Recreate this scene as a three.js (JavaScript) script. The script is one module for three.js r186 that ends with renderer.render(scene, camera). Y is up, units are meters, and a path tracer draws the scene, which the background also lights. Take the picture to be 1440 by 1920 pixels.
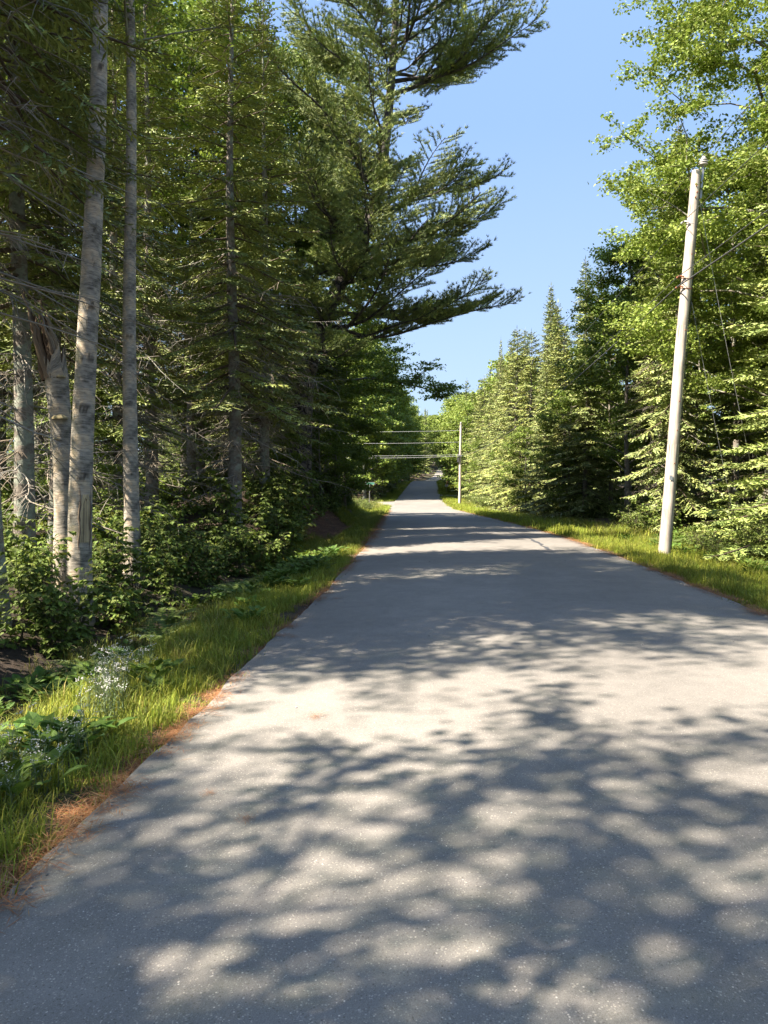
import * as THREE from 'three';

// ---------------------------------------------------------------- camera, sky, sun, exposure
const scene = new THREE.Scene();
const camera = new THREE.PerspectiveCamera(69, 3 / 4, 0.1, 3000);
camera.position.set(0, 1.65, 0);
camera.rotation.order = 'YXZ';
camera.rotation.y = THREE.MathUtils.degToRad(3.97);
camera.rotation.x = THREE.MathUtils.degToRad(-2.2);

const SUN_AZ = THREE.MathUtils.degToRad(116), SUN_EL = THREE.MathUtils.degToRad(50);   // azimuth: turned left from -z
const sunDir = new THREE.Vector3(-Math.sin(SUN_AZ) * Math.cos(SUN_EL), Math.sin(SUN_EL), -Math.cos(SUN_AZ) * Math.cos(SUN_EL));
function skyTexture() {
  const W = 512, H = 256, d = new Float32Array(W * H * 4);
  const zen = [0.38, 0.60, 1.10], mid = [0.405, 0.64, 1.14], hor = [0.76, 0.99, 1.20], v = new THREE.Vector3();
  for (let r = 0; r < H; r++) {
    const up = ((r + 0.5) / H - 0.5) * Math.PI, s = Math.max(0, Math.sin(up));
    for (let q = 0; q < W; q++) {
      const a = ((q + 0.5) / W - 0.5) * 2 * Math.PI;
      v.set(Math.cos(a) * Math.cos(up), Math.sin(up), Math.sin(a) * Math.cos(up));
      const g = Math.pow(Math.max(0, v.dot(sunDir)), 5) * 0.75;  // glow round the sun, out of view, strengthened as added fill for the shade
      const k = (r * W + q) * 4, t1 = Math.min(1, s / 0.42), t2 = Math.max(0, (s - 0.42) / 0.58);
      for (let c = 0; c < 3; c++) {
        const a1 = hor[c] + (mid[c] - hor[c]) * Math.pow(t1, 0.75);
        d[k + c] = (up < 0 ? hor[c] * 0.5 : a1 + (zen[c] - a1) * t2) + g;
      }
      d[k + 3] = 1;
    }
  }
  const t = new THREE.DataTexture(d, W, H, THREE.RGBAFormat, THREE.FloatType);
  t.mapping = THREE.EquirectangularReflectionMapping; t.magFilter = THREE.LinearFilter; t.needsUpdate = true;
  return t;
}
const EXPOSURE = 5.3;
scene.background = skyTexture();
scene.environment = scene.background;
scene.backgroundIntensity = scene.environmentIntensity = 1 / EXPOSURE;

const sun = new THREE.DirectionalLight(new THREE.Color(1, 0.90, 0.76), 4.4);
sun.name = 'sun';
sun.position.copy(sunDir).multiplyScalar(120);
sun.target.position.set(0, 0, -30);
sun.position.add(sun.target.position);
sun.castShadow = true; sun.shadow.radius = 1;
Object.assign(sun.shadow.camera, { left: -90, right: 90, top: 90, bottom: -90, near: 1, far: 400 });
sun.shadow.mapSize.set(4096, 4096);
scene.add(sun, sun.target);

const renderer = new THREE.WebGLRenderer({ antialias: true });
renderer.toneMapping = THREE.LinearToneMapping;
renderer.toneMappingExposure = EXPOSURE;
renderer.shadowMap.enabled = true;

// ---------------------------------------------------------------- helpers
const V = (x, y, z) => new THREE.Vector3(x, y, z);
const UPV = V(0, 1, 0);
function rng(seed) { let a = seed >>> 0; return () => { a = (a + 0x6d2b79f5) | 0; let t = Math.imul(a ^ (a >>> 15), 1 | a); t = (t + Math.imul(t ^ (t >>> 7), 61 | t)) ^ t; return ((t ^ (t >>> 14)) >>> 0) / 4294967296; }; }
const lerp = (a, b, t) => a + (b - a) * t, clamp = (x, a, b) => Math.min(b, Math.max(a, x));
const sstep = (a, b, x) => { const t = clamp((x - a) / (b - a), 0, 1); return t * t * (3 - 2 * t); };
const h2 = (x, y, s) => { let h = Math.imul(x, 374761393) + Math.imul(y, 668265263) + Math.imul(s, 1442695041); h = Math.imul(h ^ (h >>> 13), 1274126177); return ((h ^ (h >>> 16)) >>> 0) / 4294967296; };
function vnoise(x, y, s = 1, per = 0) {
  const xi = Math.floor(x), yi = Math.floor(y), fx = x - xi, fy = y - yi, u = fx * fx * (3 - 2 * fx), w = fy * fy * (3 - 2 * fy);
  const m = (i) => per ? ((i % per) + per) % per : i;
  return lerp(lerp(h2(m(xi), m(yi), s), h2(m(xi + 1), m(yi), s), u), lerp(h2(m(xi), m(yi + 1), s), h2(m(xi + 1), m(yi + 1), s), u), w);
}
const fbm = (x, y, s, o = 4, per = 0) => { let a = 0, k = 0.5, t = 0; for (let i = 0; i < o; i++) { a += k * vnoise(x, y, s + i * 17, per); t += k; x *= 2; y *= 2; per *= 2; k *= 0.5; } return a / t; };

function dataTex(W, H, fn, srgb = true) {
  const d = new Uint8Array(W * H * 4);
  const put = (x, y, c) => { const k = (y * W + x) * 4; d[k] = clamp(c[0], 0, 1) * 255; d[k + 1] = clamp(c[1], 0, 1) * 255; d[k + 2] = clamp(c[2], 0, 1) * 255; d[k + 3] = 255; };
  fn(put, d);
  const t = new THREE.DataTexture(d, W, H);
  t.wrapS = t.wrapT = THREE.RepeatWrapping; t.magFilter = THREE.LinearFilter; t.minFilter = THREE.LinearMipmapLinearFilter; t.generateMipmaps = true;
  if (srgb) t.colorSpace = THREE.SRGBColorSpace;
  t.needsUpdate = true;
  return t;
}
const toS = (v) => v <= 0.0031308 ? v * 12.92 : 1.055 * Math.pow(v, 1 / 2.4) - 0.055;

class Geo {
  constructor(smooth = false, uv = false) { this.p = []; this.c = []; this.i = []; this.n = smooth ? [] : null; this.t = uv ? [] : null; }
  v(x, y, z, c, nx, ny, nz, u, w) { this.p.push(x, y, z); this.c.push(c[0], c[1], c[2]); if (this.n) this.n.push(nx, ny, nz); if (this.t) this.t.push(u, w); return this.p.length / 3 - 1; }
  // a flat narrow kite: twig with needles, or a simple folded leaf
  kite(o, d, s, len, wid, c, fold = 0, up = null) {
    const a = this.v(o.x, o.y, o.z, c), mx = o.x + d.x * len * 0.42, my = o.y + d.y * len * 0.42, mz = o.z + d.z * len * 0.42, h = wid / 2;
    const fx = up ? up.x * fold : 0, fy = up ? up.y * fold : fold, fz = up ? up.z * fold : 0;
    const l = this.v(mx + s.x * h + fx, my + s.y * h + fy, mz + s.z * h + fz, c), r = this.v(mx - s.x * h + fx, my - s.y * h + fy, mz - s.z * h + fz, c);
    const t = this.v(o.x + d.x * len, o.y + d.y * len, o.z + d.z * len, c);
    this.i.push(a, r, t, a, t, l);
  }
  spike(o, d, s, len, wid, c) {
    const h = wid / 2, a = this.v(o.x + s.x * h, o.y + s.y * h, o.z + s.z * h, c), b = this.v(o.x - s.x * h, o.y - s.y * h, o.z - s.z * h, c), t = this.v(o.x + d.x * len, o.y + d.y * len, o.z + d.z * len, c);
    this.i.push(a, b, t);
  }
  // a leaf of six points with a keel and a drooping tip
  leaf(o, d, s, n, len, wid, c) {
    const h = wid / 2, P = (f, w, k) => this.v(o.x + d.x * len * f + s.x * w + n.x * k, o.y + d.y * len * f + s.y * w + n.y * k, o.z + d.z * len * f + s.z * w + n.z * k, c);
    const b = P(0, 0, 0), l = P(0.34, h, h * 0.25), r = P(0.34, -h, h * 0.25), m = P(0.45, 0, 0), l2 = P(0.66, h * 0.72, h * 0.12), r2 = P(0.66, -h * 0.72, h * 0.12), t = P(1, 0, -len * 0.14);
    this.i.push(b, m, l, b, r, m, l, m, l2, m, r, r2, l2, m, t, m, r2, t);
  }
  tube(pts, rad, seg, c, vOff = 0, cap = true, shape = null) {
    let N = V(0, 0, 0), prevT = null, len = vOff; const rings = [];
    for (let k = 0; k < pts.length; k++) {
      const T = (k < pts.length - 1 ? pts[k + 1].clone().sub(pts[k]) : pts[k].clone().sub(pts[k - 1])).normalize();
      if (k) len += pts[k].distanceTo(pts[k - 1]);
      if (!prevT) { N.set(1, 0, 0); if (Math.abs(T.x) > 0.9) N.set(0, 0, 1); }
      N.addScaledVector(T, -N.dot(T)).normalize();
      prevT = T; const B = T.clone().cross(N), ring = [], cc = typeof c === 'function' ? c(k / (pts.length - 1)) : c;
      const M = this.t ? seg + 1 : seg;
      for (let j = 0; j < M; j++) {
        const a = (j / seg) * Math.PI * 2, ca = Math.cos(a), sa = Math.sin(a), r = rad[k] * (shape ? shape(a, len, k) : 1);
        const nx = N.x * ca + B.x * sa, ny = N.y * ca + B.y * sa, nz = N.z * ca + B.z * sa;
        ring.push(this.v(pts[k].x + nx * r, pts[k].y + ny * r, pts[k].z + nz * r, cc, nx, ny, nz, j / seg, len));
      }
      rings.push(ring);
    }
    for (let k = 0; k < rings.length - 1; k++) for (let j = 0; j < seg; j++) {
      const m = this.t ? j + 1 : (j + 1) % seg, a = rings[k][j], b = rings[k][m], d = rings[k + 1][j], e = rings[k + 1][m];
      this.i.push(a, b, e, a, e, d);
    }
    if (cap) {
      const k = pts.length - 1, T = prevT, cc = typeof c === 'function' ? c(1) : c, m = this.v(pts[k].x, pts[k].y, pts[k].z, cc, T.x, T.y, T.z, 0.5, len);
      const base = rings[k].map((q) => this.v(this.p[q * 3], this.p[q * 3 + 1], this.p[q * 3 + 2], cc, T.x, T.y, T.z, 0.5, len));
      for (let j = 0; j < seg; j++) this.i.push(m, base[j], base[(j + 1) % base.length]);
    }
    return this;
  }
  quad(a, b, c, d, col) { const k = [a, b, c, d].map((q) => this.v(q.x, q.y, q.z, col)); this.i.push(k[0], k[1], k[2], k[0], k[2], k[3]); }
  build() {
    const g = new THREE.BufferGeometry();
    g.setAttribute('position', new THREE.Float32BufferAttribute(this.p, 3));
    g.setAttribute('color', new THREE.Float32BufferAttribute(this.c, 3));
    if (this.n) g.setAttribute('normal', new THREE.Float32BufferAttribute(this.n, 3));
    if (this.t) g.setAttribute('uv', new THREE.Float32BufferAttribute(this.t, 2));
    g.setIndex(this.i);
    return g;
  }
  get tris() { return this.i.length / 3; }
}
const counts = {};
function numbered(name) { const k = counts[name] = (counts[name] ?? -1) + 1; return k ? `${name}_${String(k).padStart(3, '0')}` : name; }
function part(name, geo, mat, parent, label) {
  const m = new THREE.Mesh(geo instanceof Geo ? geo.build() : geo, mat);
  m.name = name; m.castShadow = m.receiveShadow = true;
  if (label) m.userData.label = label;
  parent.add(m); return m;
}
function tag(o, label, category, group, kind) { if (label) o.userData.label = label; if (category) o.userData.category = category; if (group) o.userData.group = group; if (kind) o.userData.kind = kind; return o; }
function thing(name, label, category, pos = [0, 0, 0], turn = 0, group) {
  const o = new THREE.Group(); o.name = numbered(name); o.position.set(...pos); o.rotation.y = turn; scene.add(o);
  return tag(o, label, category, group);
}
function copyOf(proto, name, label, category, pos, turn, scale, group) {
  const o = proto.clone(); o.name = numbered(name); o.userData = {}; scene.add(o); tag(o, label, category, group);
  o.position.set(...pos); o.rotation.set(0, turn, 0); if (Array.isArray(scale)) o.scale.set(...scale); else o.scale.setScalar(scale);
  return o;
}
const proto = () => new THREE.Group();

// ---------------------------------------------------------------- materials
const M = {};
const std = (o) => new THREE.MeshStandardMaterial({ vertexColors: true, roughness: 0.9, side: THREE.DoubleSide, ...o });
const leafMat = (t, r, s = 0.3) => new THREE.MeshPhysicalMaterial({ vertexColors: true, roughness: r, transmission: t, thickness: 0, side: THREE.DoubleSide, specularIntensity: s });
M.needle = std({ roughness: 0.6 });
M.leaf = leafMat(0.46, 0.7, 0.3);
M.grass = leafMat(0.4, 0.7, 0.4);
M.plain = std({});
M.dry = std({ roughness: 1 });

function barkTexture(kind) {
  const W = 512, H = 1024, R = rng(kind.length * 77 + 5);
  const hgt = new Float32Array(W * H);
  const tex = dataTex(W, H, (put) => {
    const marks = [];
    if (kind !== 'pine') for (let k = 0; k < (kind === 'birch' ? 420 : 260); k++) marks.push([R() * W, R() * H, kind === 'birch' ? 4 + R() * R() * 46 : 3 + R() * 12, kind === 'birch' ? 0.8 + R() * 2 : 1 + R() * 3.5, 0.3 + R() * 0.7]);
    const mk = new Float32Array(W * H);
    for (const [mx, my, a, b, s] of marks) for (let y = -Math.ceil(b); y <= b; y++) for (let x = -Math.ceil(a); x <= a; x++) {
      const e = (x / a) ** 2 + (y / b) ** 2; if (e > 1) continue;
      const q = (((my + y) | 0) + H) % H * W + (((mx + x) | 0) + W) % W; mk[q] = Math.max(mk[q], s * (1 - e * 0.6));
    }
    for (let y = 0; y < H; y++) for (let x = 0; x < W; x++) {
      const u = x / W, v = y / H, q = y * W + x; let c;
      if (kind === 'birch') {
        const st = fbm(u * 11, v * 90 + 3 * fbm(u * 3, v * 20, 55, 2, 3), 3, 4, 11), pa = fbm(u * 6, v * 12, 9, 4, 6), fi = h2(x, y, 4), cu = fbm(u * 3, v * 64, 31, 3, 3);
        let g = 0.25 + (st - 0.5) * 0.26 + (pa - 0.5) * 0.42 + (fi - 0.5) * 0.12;
        const w = sstep(0.56, 0.7, pa);
        g *= 1 - 0.75 * mk[q]; g *= 1 - 0.45 * sstep(0.6, 0.72, cu);
        c = [g * lerp(1.06, 1.14, w), g * lerp(0.95, 0.92, w), g * lerp(0.78, 0.66, w)];
        hgt[q] = 0.55 + (st - 0.5) * 0.35 - mk[q] * 0.4 + (cu > 0.6 ? 0.15 : 0);
      } else if (kind === 'fir') {
        const pa = fbm(u * 8, v * 20, 5, 5, 8), li = fbm(u * 5, v * 10, 15, 4, 5), fi = h2(x, y, 8), fl = fbm(u * 32, v * 50, 25, 3, 32);
        let g = 0.14 + (pa - 0.5) * 0.16 + (fi - 0.5) * 0.05 + (fl - 0.5) * 0.1; g *= 1 - 0.6 * mk[q];
        const l = sstep(0.52, 0.64, li);
        c = [lerp(g * 1.12, g * 1.1 + 0.05, l), lerp(g * 0.95, g * 1.12 + 0.06, l), lerp(g * 0.76, g * 0.95 + 0.04, l)];
        hgt[q] = pa * 0.5 + fl * 0.5 - mk[q] * 0.2;
      } else {
        const wx = fbm(u * 6, v * 4, 41, 3, 6) * 0.35, rid = Math.abs(fbm(u * 14 + wx * 6, v * 7, 5, 4, 14) - 0.5) * 2, fi = h2(x, y, 8), fl = fbm(u * 40, v * 60, 25, 2, 40);
        const r = sstep(0.02, 0.3, rid); const g = lerp(0.02, 0.1, r) + (fi - 0.5) * 0.03 + (fl - 0.5) * 0.06;
        c = [g * 1.15, g * 0.98, g * 0.85]; hgt[q] = r * 0.8 + fl * 0.2;
      }
      put(x, y, c.map((k) => toS(Math.max(0.004, k))));
    }
  });
  const bump = dataTex(W, H, (put) => { for (let y = 0; y < H; y++) for (let x = 0; x < W; x++) { const k = hgt[y * W + x]; put(x, y, [k, k, k]); } }, false);
  return [tex, bump];
}
function barkMat(kind, perMetre, bumpScale) {
  const [t, b] = barkTexture(kind);
  t.repeat.set(1, perMetre); b.repeat.set(1, perMetre);
  return std({ map: t, bumpMap: b, bumpScale, roughness: 0.92 });
}
M.birch = barkMat('birch', 0.8, 0.008);
M.fir = barkMat('fir', 0.8, 0.008);
M.pine = barkMat('pine', 0.6, 0.03);

function woodTexture() {
  const W = 256, H = 1024;
  return dataTex(W, H, (put) => {
    for (let y = 0; y < H; y++) for (let x = 0; x < W; x++) {
      const u = x / W, v = y / H, g1 = fbm(u * 48, v * 3, 2, 3, 48), g2 = fbm(u * 14, v * 2, 12, 3, 14), ck = fbm(u * 30, v * 2, 33, 2, 30), bl = fbm(u * 5, v * 8, 53, 4, 5);
      let g = 0.31 + (g1 - 0.5) * 0.34 + (g2 - 0.5) * 0.24 + (bl - 0.5) * 0.34; if (ck < 0.3) g *= 0.4;
      put(x, y, [g * 1.06, g * 0.95, g * 0.83].map((k) => toS(Math.max(0.01, k))));
    }
  });
}
const woodTex = woodTexture(); woodTex.repeat.set(1, 0.35);
M.pole = std({ map: woodTex, bumpMap: woodTex, bumpScale: 0.004, roughness: 0.85 });

function asphaltTexture() {
  const N = 2048, R = rng(99), f = new Float32Array(N * N), w = new Float32Array(N * N);
  for (let y = 0; y < N; y++) for (let x = 0; x < N; x++) f[y * N + x] = 0.165 + (h2(x, y, 3) - 0.5) * 0.09 + (fbm(x / 64, y / 64, 5, 3, 32) - 0.5) * 0.05;
  for (let k = 0; k < 190000; k++) {
    const cx = R() * N, cy = R() * N, r = 0.6 + R() * R() * 1.5, b = R(), val = b > 0.96 ? 0.3 + R() * 0.2 : b > 0.5 ? 0.2 + R() * 0.13 : 0.09 + R() * 0.08, wm = R();
    const q = 0.6 + R() * 0.6, ri = Math.ceil(r);
    for (let y = -ri; y <= ri; y++) for (let x = -ri; x <= ri; x++) if (x * x + y * y * q < r * r) { const t = (((cy + y) | 0) + N) % N * N + (((cx + x) | 0) + N) % N; f[t] = val; w[t] = wm; }
  }
  return dataTex(N, N, (put) => { for (let y = 0; y < N; y++) for (let x = 0; x < N; x++) { const v = f[y * N + x], k = w[y * N + x]; put(x, y, [toS(v * (1.0 + 0.06 * k)), toS(v * 0.985), toS(v * (0.95 - 0.05 * k))]); } });
}
const asphalt = asphaltTexture();
M.road = std({ map: asphalt, bumpMap: asphalt, bumpScale: 0.003, roughness: 0.82 });

function litterTexture() {
  const N = 1024, R = rng(7), f = new Float32Array(N * N * 3);
  for (let y = 0; y < N; y++) for (let x = 0; x < N; x++) {
    const a = fbm(x / 32, y / 32, 5, 5, 32), g = 0.45 + (a - 0.5) * 0.9 + (h2(x, y, 1) - 0.5) * 0.3, k = (y * N + x) * 3;
    f[k] = g; f[k + 1] = g * 0.96; f[k + 2] = g * 0.9;
  }
  for (let k = 0; k < 26000; k++) {
    const x0 = R() * N, y0 = R() * N, a = R() * 6.28, L = 8 + R() * 26, b = 0.35 + R() * 1.2, tone = R();
    for (let s = 0; s < L; s++) { const x = ((x0 + Math.cos(a) * s) | 0) & 1023, y = ((y0 + Math.sin(a) * s) | 0) & 1023, q = (y * N + x) * 3; f[q] = b; f[q + 1] = b * (0.72 + tone * 0.25); f[q + 2] = b * (0.45 + tone * 0.4); }
  }
  return dataTex(N, N, (put) => { for (let y = 0; y < N; y++) for (let x = 0; x < N; x++) { const q = (y * N + x) * 3; put(x, y, [toS(f[q] * 0.7), toS(f[q + 1] * 0.7), toS(f[q + 2] * 0.7)]); } });
}
const litter = litterTexture();
M.ground = std({ map: litter, bumpMap: litter, bumpScale: 0.02, roughness: 1 });

// ---------------------------------------------------------------- the lie of the land (distance ahead D = -z)
const CX = [[-60, 1.2], [0, 1.2], [15, 1.2], [24, 0.9], [33, 0.45], [57, -0.75], [70, -1.35], [89, -1.95], [110, -2.3], [140, -2.5], [174, -2.4], [215, -0.3], [260, 2.2], [330, 4.6], [420, 9], [700, 20]];
const HY = [[-60, 0.2], [0, 0], [15, 0], [24, 0], [33, -0.1], [57, -0.5], [70, -0.6], [89, -0.5], [110, -0.08], [132, 0.7], [174, 2.15], [200, 2.2], [230, 2.9], [260, 4.3], [330, 9], [420, 13], [700, 26]];
function spline(T, x) {
  let k = 0; while (k < T.length - 2 && x > T[k + 1][0]) k++;
  const [x1, y1] = T[k], [x2, y2] = T[k + 1], [x0, y0] = T[Math.max(0, k - 1)], [x3, y3] = T[Math.min(T.length - 1, k + 2)];
  const m1 = (y2 - y0) / (x2 - x0), m2 = (y3 - y1) / (x3 - x1), h = x2 - x1, t = clamp((x - x1) / h, 0, 1), t2 = t * t, t3 = t2 * t;
  return (2 * t3 - 3 * t2 + 1) * y1 + (t3 - 2 * t2 + t) * h * m1 + (-2 * t3 + 3 * t2) * y2 + (t3 - t2) * h * m2;
}
const HALF = 2.93;
const roadX = (D) => spline(CX, D), roadY = (D) => spline(HY, D);
const sideRoad = (D) => sstep(73, 77, D) * (1 - sstep(87, 91, D));
const driveway = (D) => sstep(105, 107, D) * (1 - sstep(111, 113, D));
function groundY(x, z) {
  const D = -z, d = x - roadX(D), s = Math.abs(d) - HALF, y0 = roadY(D);
  if (s < -0.25) return y0 - 0.06;
  let y = y0 - 0.035 - 0.02 * sstep(-0.25, 0.1, s);
  const n = (fbm(x * 0.35 + 50, z * 0.35 + 50, 71, 3) - 0.5), nn = fbm(x * 1.7 + 9, z * 1.7 + 9, 72, 3) - 0.5;
  if (d < 0) {
    const flat = sideRoad(D), near = 1 - sstep(16, 22, D), bank = sstep(19, 26, D) * (1 - sstep(44, 58, D));
    let q = -0.10 * sstep(0.2, 1.2, s);
    q += near * (-0.34 * sstep(1.1, 2.0, s) + 0.80 * sstep(2.3, 4.6, s));
    q += bank * (1.55 * sstep(1.2, 3.2, s));
    q += (1 - near) * (1 - bank) * 0.3 * sstep(1, 4, s);
    q += 0.9 * sstep(6, 30, s) + n * 0.6 * sstep(2, 5, s) + nn * 0.08 * sstep(0.3, 1.2, s);
    y += q * (1 - flat);
  } else {
    const flat = driveway(D);
    let q = -0.12 * sstep(0.3, 1.8, s) + 0.28 * sstep(2.4, 5, s) + 0.6 * sstep(8, 30, s) + n * 0.5 * sstep(2.5, 6, s) + nn * 0.07 * sstep(0.3, 1.2, s);
    y += q * (1 - flat);
  }
  return y;
}
{
  const Ds = []; for (let D = -45; D < 700;) { Ds.push(D); D += D < -2 ? 1 : D < 22 ? 0.3 : D < 60 ? 0.7 : D < 120 ? 1.5 : D < 250 ? 4 : 14; }
  const side = [0, 0.05, 0.15, 0.3, 0.5, 0.7, 0.9, 1.15, 1.4, 1.7, 2.0, 2.4, 2.8, 3.3, 3.9, 4.6, 5.5, 6.6, 8, 10, 13, 17, 22, 30, 45, 80, 160, 400];
  const offs = [...side.map((s) => -HALF - s).reverse(), -2.65, 0, 2.65, ...side.map((s) => HALF + s)];
  const g = new Geo(true, true), rows = [];
  for (const D of Ds) {
    const row = [];
    for (const o of offs) {
      const x = roadX(D) + o, z = -D, y = groundY(x, z), s = Math.abs(o) - HALF;
      const n1 = fbm(x * 0.9 + 30, z * 0.9, 81, 4), n2 = fbm(x * 3.1, z * 3.1 + 8, 82, 3);
      const soil = [0.10, 0.07, 0.045], orange = [0.22, 0.105, 0.045], green = [0.09, 0.10, 0.03], floor = [0.085, 0.055, 0.032];
      const mix = (a, b, t) => a.map((q, k) => lerp(q, b[k], t));
      let c = mix(soil, green, sstep(0.3, 0.7, n1));
      c = mix(c, orange, sstep(0.38, 0.62, n2 + 0.22 - Math.max(0, s) * 3.4) * (o < 0 ? 1 : 0.7));
      if (o < 0 && D > 20 && D < 36) c = mix(c, [0.22, 0.10, 0.055], sstep(0.35, 0.6, n1 + 0.1) * sstep(0.9, 1.4, s) * (1 - sstep(3.2, 4, s)));
      c = mix(c, floor, sstep(2, 4, s));
      row.push(g.v(x, y, z, c, 0, 1, 0, x / 2, z / 2));
    }
    rows.push(row);
  }
  for (let k = 0; k < rows.length - 1; k++) for (let j = 0; j < offs.length - 1; j++) g.i.push(rows[k][j], rows[k][j + 1], rows[k + 1][j + 1], rows[k][j], rows[k + 1][j + 1], rows[k + 1][j]);
  const geo = g.build(); geo.computeVertexNormals();
  const m = new THREE.Mesh(geo, M.ground); m.name = 'ground'; m.receiveShadow = m.castShadow = true; scene.add(m);
  tag(m, 'forest floor and verge soil covered with needles and leaf litter', null, null, 'structure');
}
function ribbon(name, label, Ds, left, right, yOf, cols, material, tint, parent = scene) {
  const g = new Geo(true, true), rows = [];
  for (const D of Ds) {
    const a = left(D), b = right(D), row = [];
    const P = (t, drop) => { const x = lerp(a[0], b[0], t), z = lerp(a[1], b[1], t); row.push(g.v(x, yOf(x, z, t) - drop, z, tint(x, z, t), 0, 1, 0, x / 4, z / 4)); };
    P(0, 0.07); for (let k = 0; k <= cols; k++) P(k / cols, 0); P(1, 0.07);
    rows.push(row);
  }
  for (let k = 0; k < rows.length - 1; k++) for (let j = 0; j < cols + 2; j++) g.i.push(rows[k][j], rows[k][j + 1], rows[k + 1][j + 1], rows[k][j], rows[k + 1][j + 1], rows[k + 1][j]);
  const geo = g.build(); geo.computeVertexNormals();
  const m = part(name, geo, material, parent); if (parent === scene) tag(m, label, null, null, 'structure');
  return m;
}
const roadTint = (x, z, t) => {
  const patch = fbm(x * 0.5, z * 0.22 + 40, 91, 4), fine = fbm(x * 2.2, z * 2.2 + 7, 92, 3), k = 1 + (patch - 0.5) * 0.5 + (fine - 0.5) * 0.26;
  return [k * 0.99, k * 0.925, k * 0.845];
};
const roadTop = (x, z, t) => roadY(-z) + 0.004 + 0.045 * (1 - (2 * t - 1) ** 2) + 0.012 * (fbm(x * 0.8, z * 0.8, 44, 2) - 0.5);
let road;
{
  const Ds = []; for (let D = -45; D < 640;) { Ds.push(D); D += D < 0 ? 1 : D < 25 ? 0.12 : D < 60 ? 0.4 : D < 120 ? 1 : 3; }
  const e = (D, s) => (fbm(D * 2.1 + 100, s * 9 + 5, 61, 4) - 0.5) * 0.09 + (fbm(D * 0.35 + 100, s * 9 + 5, 63, 2) - 0.5) * 0.07;
  road = ribbon('road', 'grey worn asphalt road with a pale dry surface', Ds, (D) => [roadX(D) - HALF + e(D, 1), -D], (D) => [roadX(D) + HALF + e(D, 2), -D], roadTop, 28, M.road, roadTint);
  // side road on the far side of the verge, and the driveway opposite
  const S = []; for (let k = 0; k <= 24; k++) S.push(k);
  ribbon('side_road', 'pale side road branching off beside the street sign post', S,
    (k) => { const x = roadX(80) - HALF + 0.5 - k * 1.6, f = 3.2 * Math.exp(-k * 0.5); return [x, -(86.3 + f)]; },
    (k) => { const x = roadX(80) - HALF + 0.5 - k * 1.6, f = 3.2 * Math.exp(-k * 0.5); return [x, -(77.4 - f)]; },
    (x, z) => roadY(-z) - 0.02, 8, M.road, (x, z) => roadTint(x, z).map((q) => q * 1.1));
  ribbon('driveway', 'narrow pale gravel driveway by the mailbox', S,
    (k) => [roadX(108) + HALF - 0.3 + k * 0.9, -107.2], (k) => [roadX(108) + HALF - 0.3 + k * 0.9, -110.6],
    (x, z) => roadY(-z) - 0.02, 4, M.road, (x, z) => roadTint(x, z).map((q) => q * 1.1));
  // tar-sealed cracks and the paving seam
  const tar = std({ vertexColors: false, color: new THREE.Color().setRGB(0.05, 0.052, 0.056), roughness: 0.6 });
  const strip = (name, P, w, seed) => {
    const g = new Geo(); const q = [];
    for (let k = 0; k < P.length - 1; k++) for (let s = 0; s < 14; s++) q.push([lerp(P[k][0], P[k + 1][0], s / 14), lerp(P[k][1], P[k + 1][1], s / 14)]);
    q.push(P[P.length - 1]);
    let pr = null;
    q.forEach(([x, D], k) => {
      const j = (vnoise(k * 0.6, seed, 5) - 0.5) * 0.10, ww = w * (0.35 + vnoise(k * 0.8, seed + 3, 7)), n = q[Math.min(k + 1, q.length - 1)], o = q[Math.max(k - 1, 0)];
      const dx = n[0] - o[0], dz = -(n[1] - o[1]), L = Math.hypot(dx, dz) || 1, px = -dz / L, pz = dx / L;
      const mk = (s) => { const X = x + px * (j + s * ww / 2), Z = -D + pz * (j + s * ww / 2), t = clamp((X - roadX(-Z) + HALF) / (2 * HALF), 0, 1); return g.v(X, roadTop(X, Z, t) + 0.006, Z, [1, 1, 1]); };
      const a = mk(-1), b = mk(1); if (pr) g.i.push(pr[0], pr[1], b, pr[0], b, a); pr = [a, b];
    });
    part(name, g, tar, road);
  };
  strip('tar_seal', [[2.75, 18.2], [2.78, 20.5], [2.62, 23.5], [2.35, 26]], 0.10, 1);
  strip('tar_seal', [[1.9, 34.0], [2.6, 36.5], [2.2, 41], [2.5, 46]], 0.10, 2);
  strip('tar_seal', [[2.6, 36.5], [2.9, 31], [2.75, 27.5]], 0.07, 5);
}
console.log('land');

// ---------------------------------------------------------------- trees
const tmp = V(0, 0, 0);
const onPlane = (d, up) => { const s = d.clone().cross(up); if (s.lengthSq() < 1e-4) s.set(1, 0, 0); return s.normalize(); };
function jitterCol(R, base, k) { const a = 1 + (R() - 0.5) * k, b = (R() - 0.5) * k * 0.35; return [base[0] * (a + b), base[1] * a, base[2] * (a - b)]; }
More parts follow.
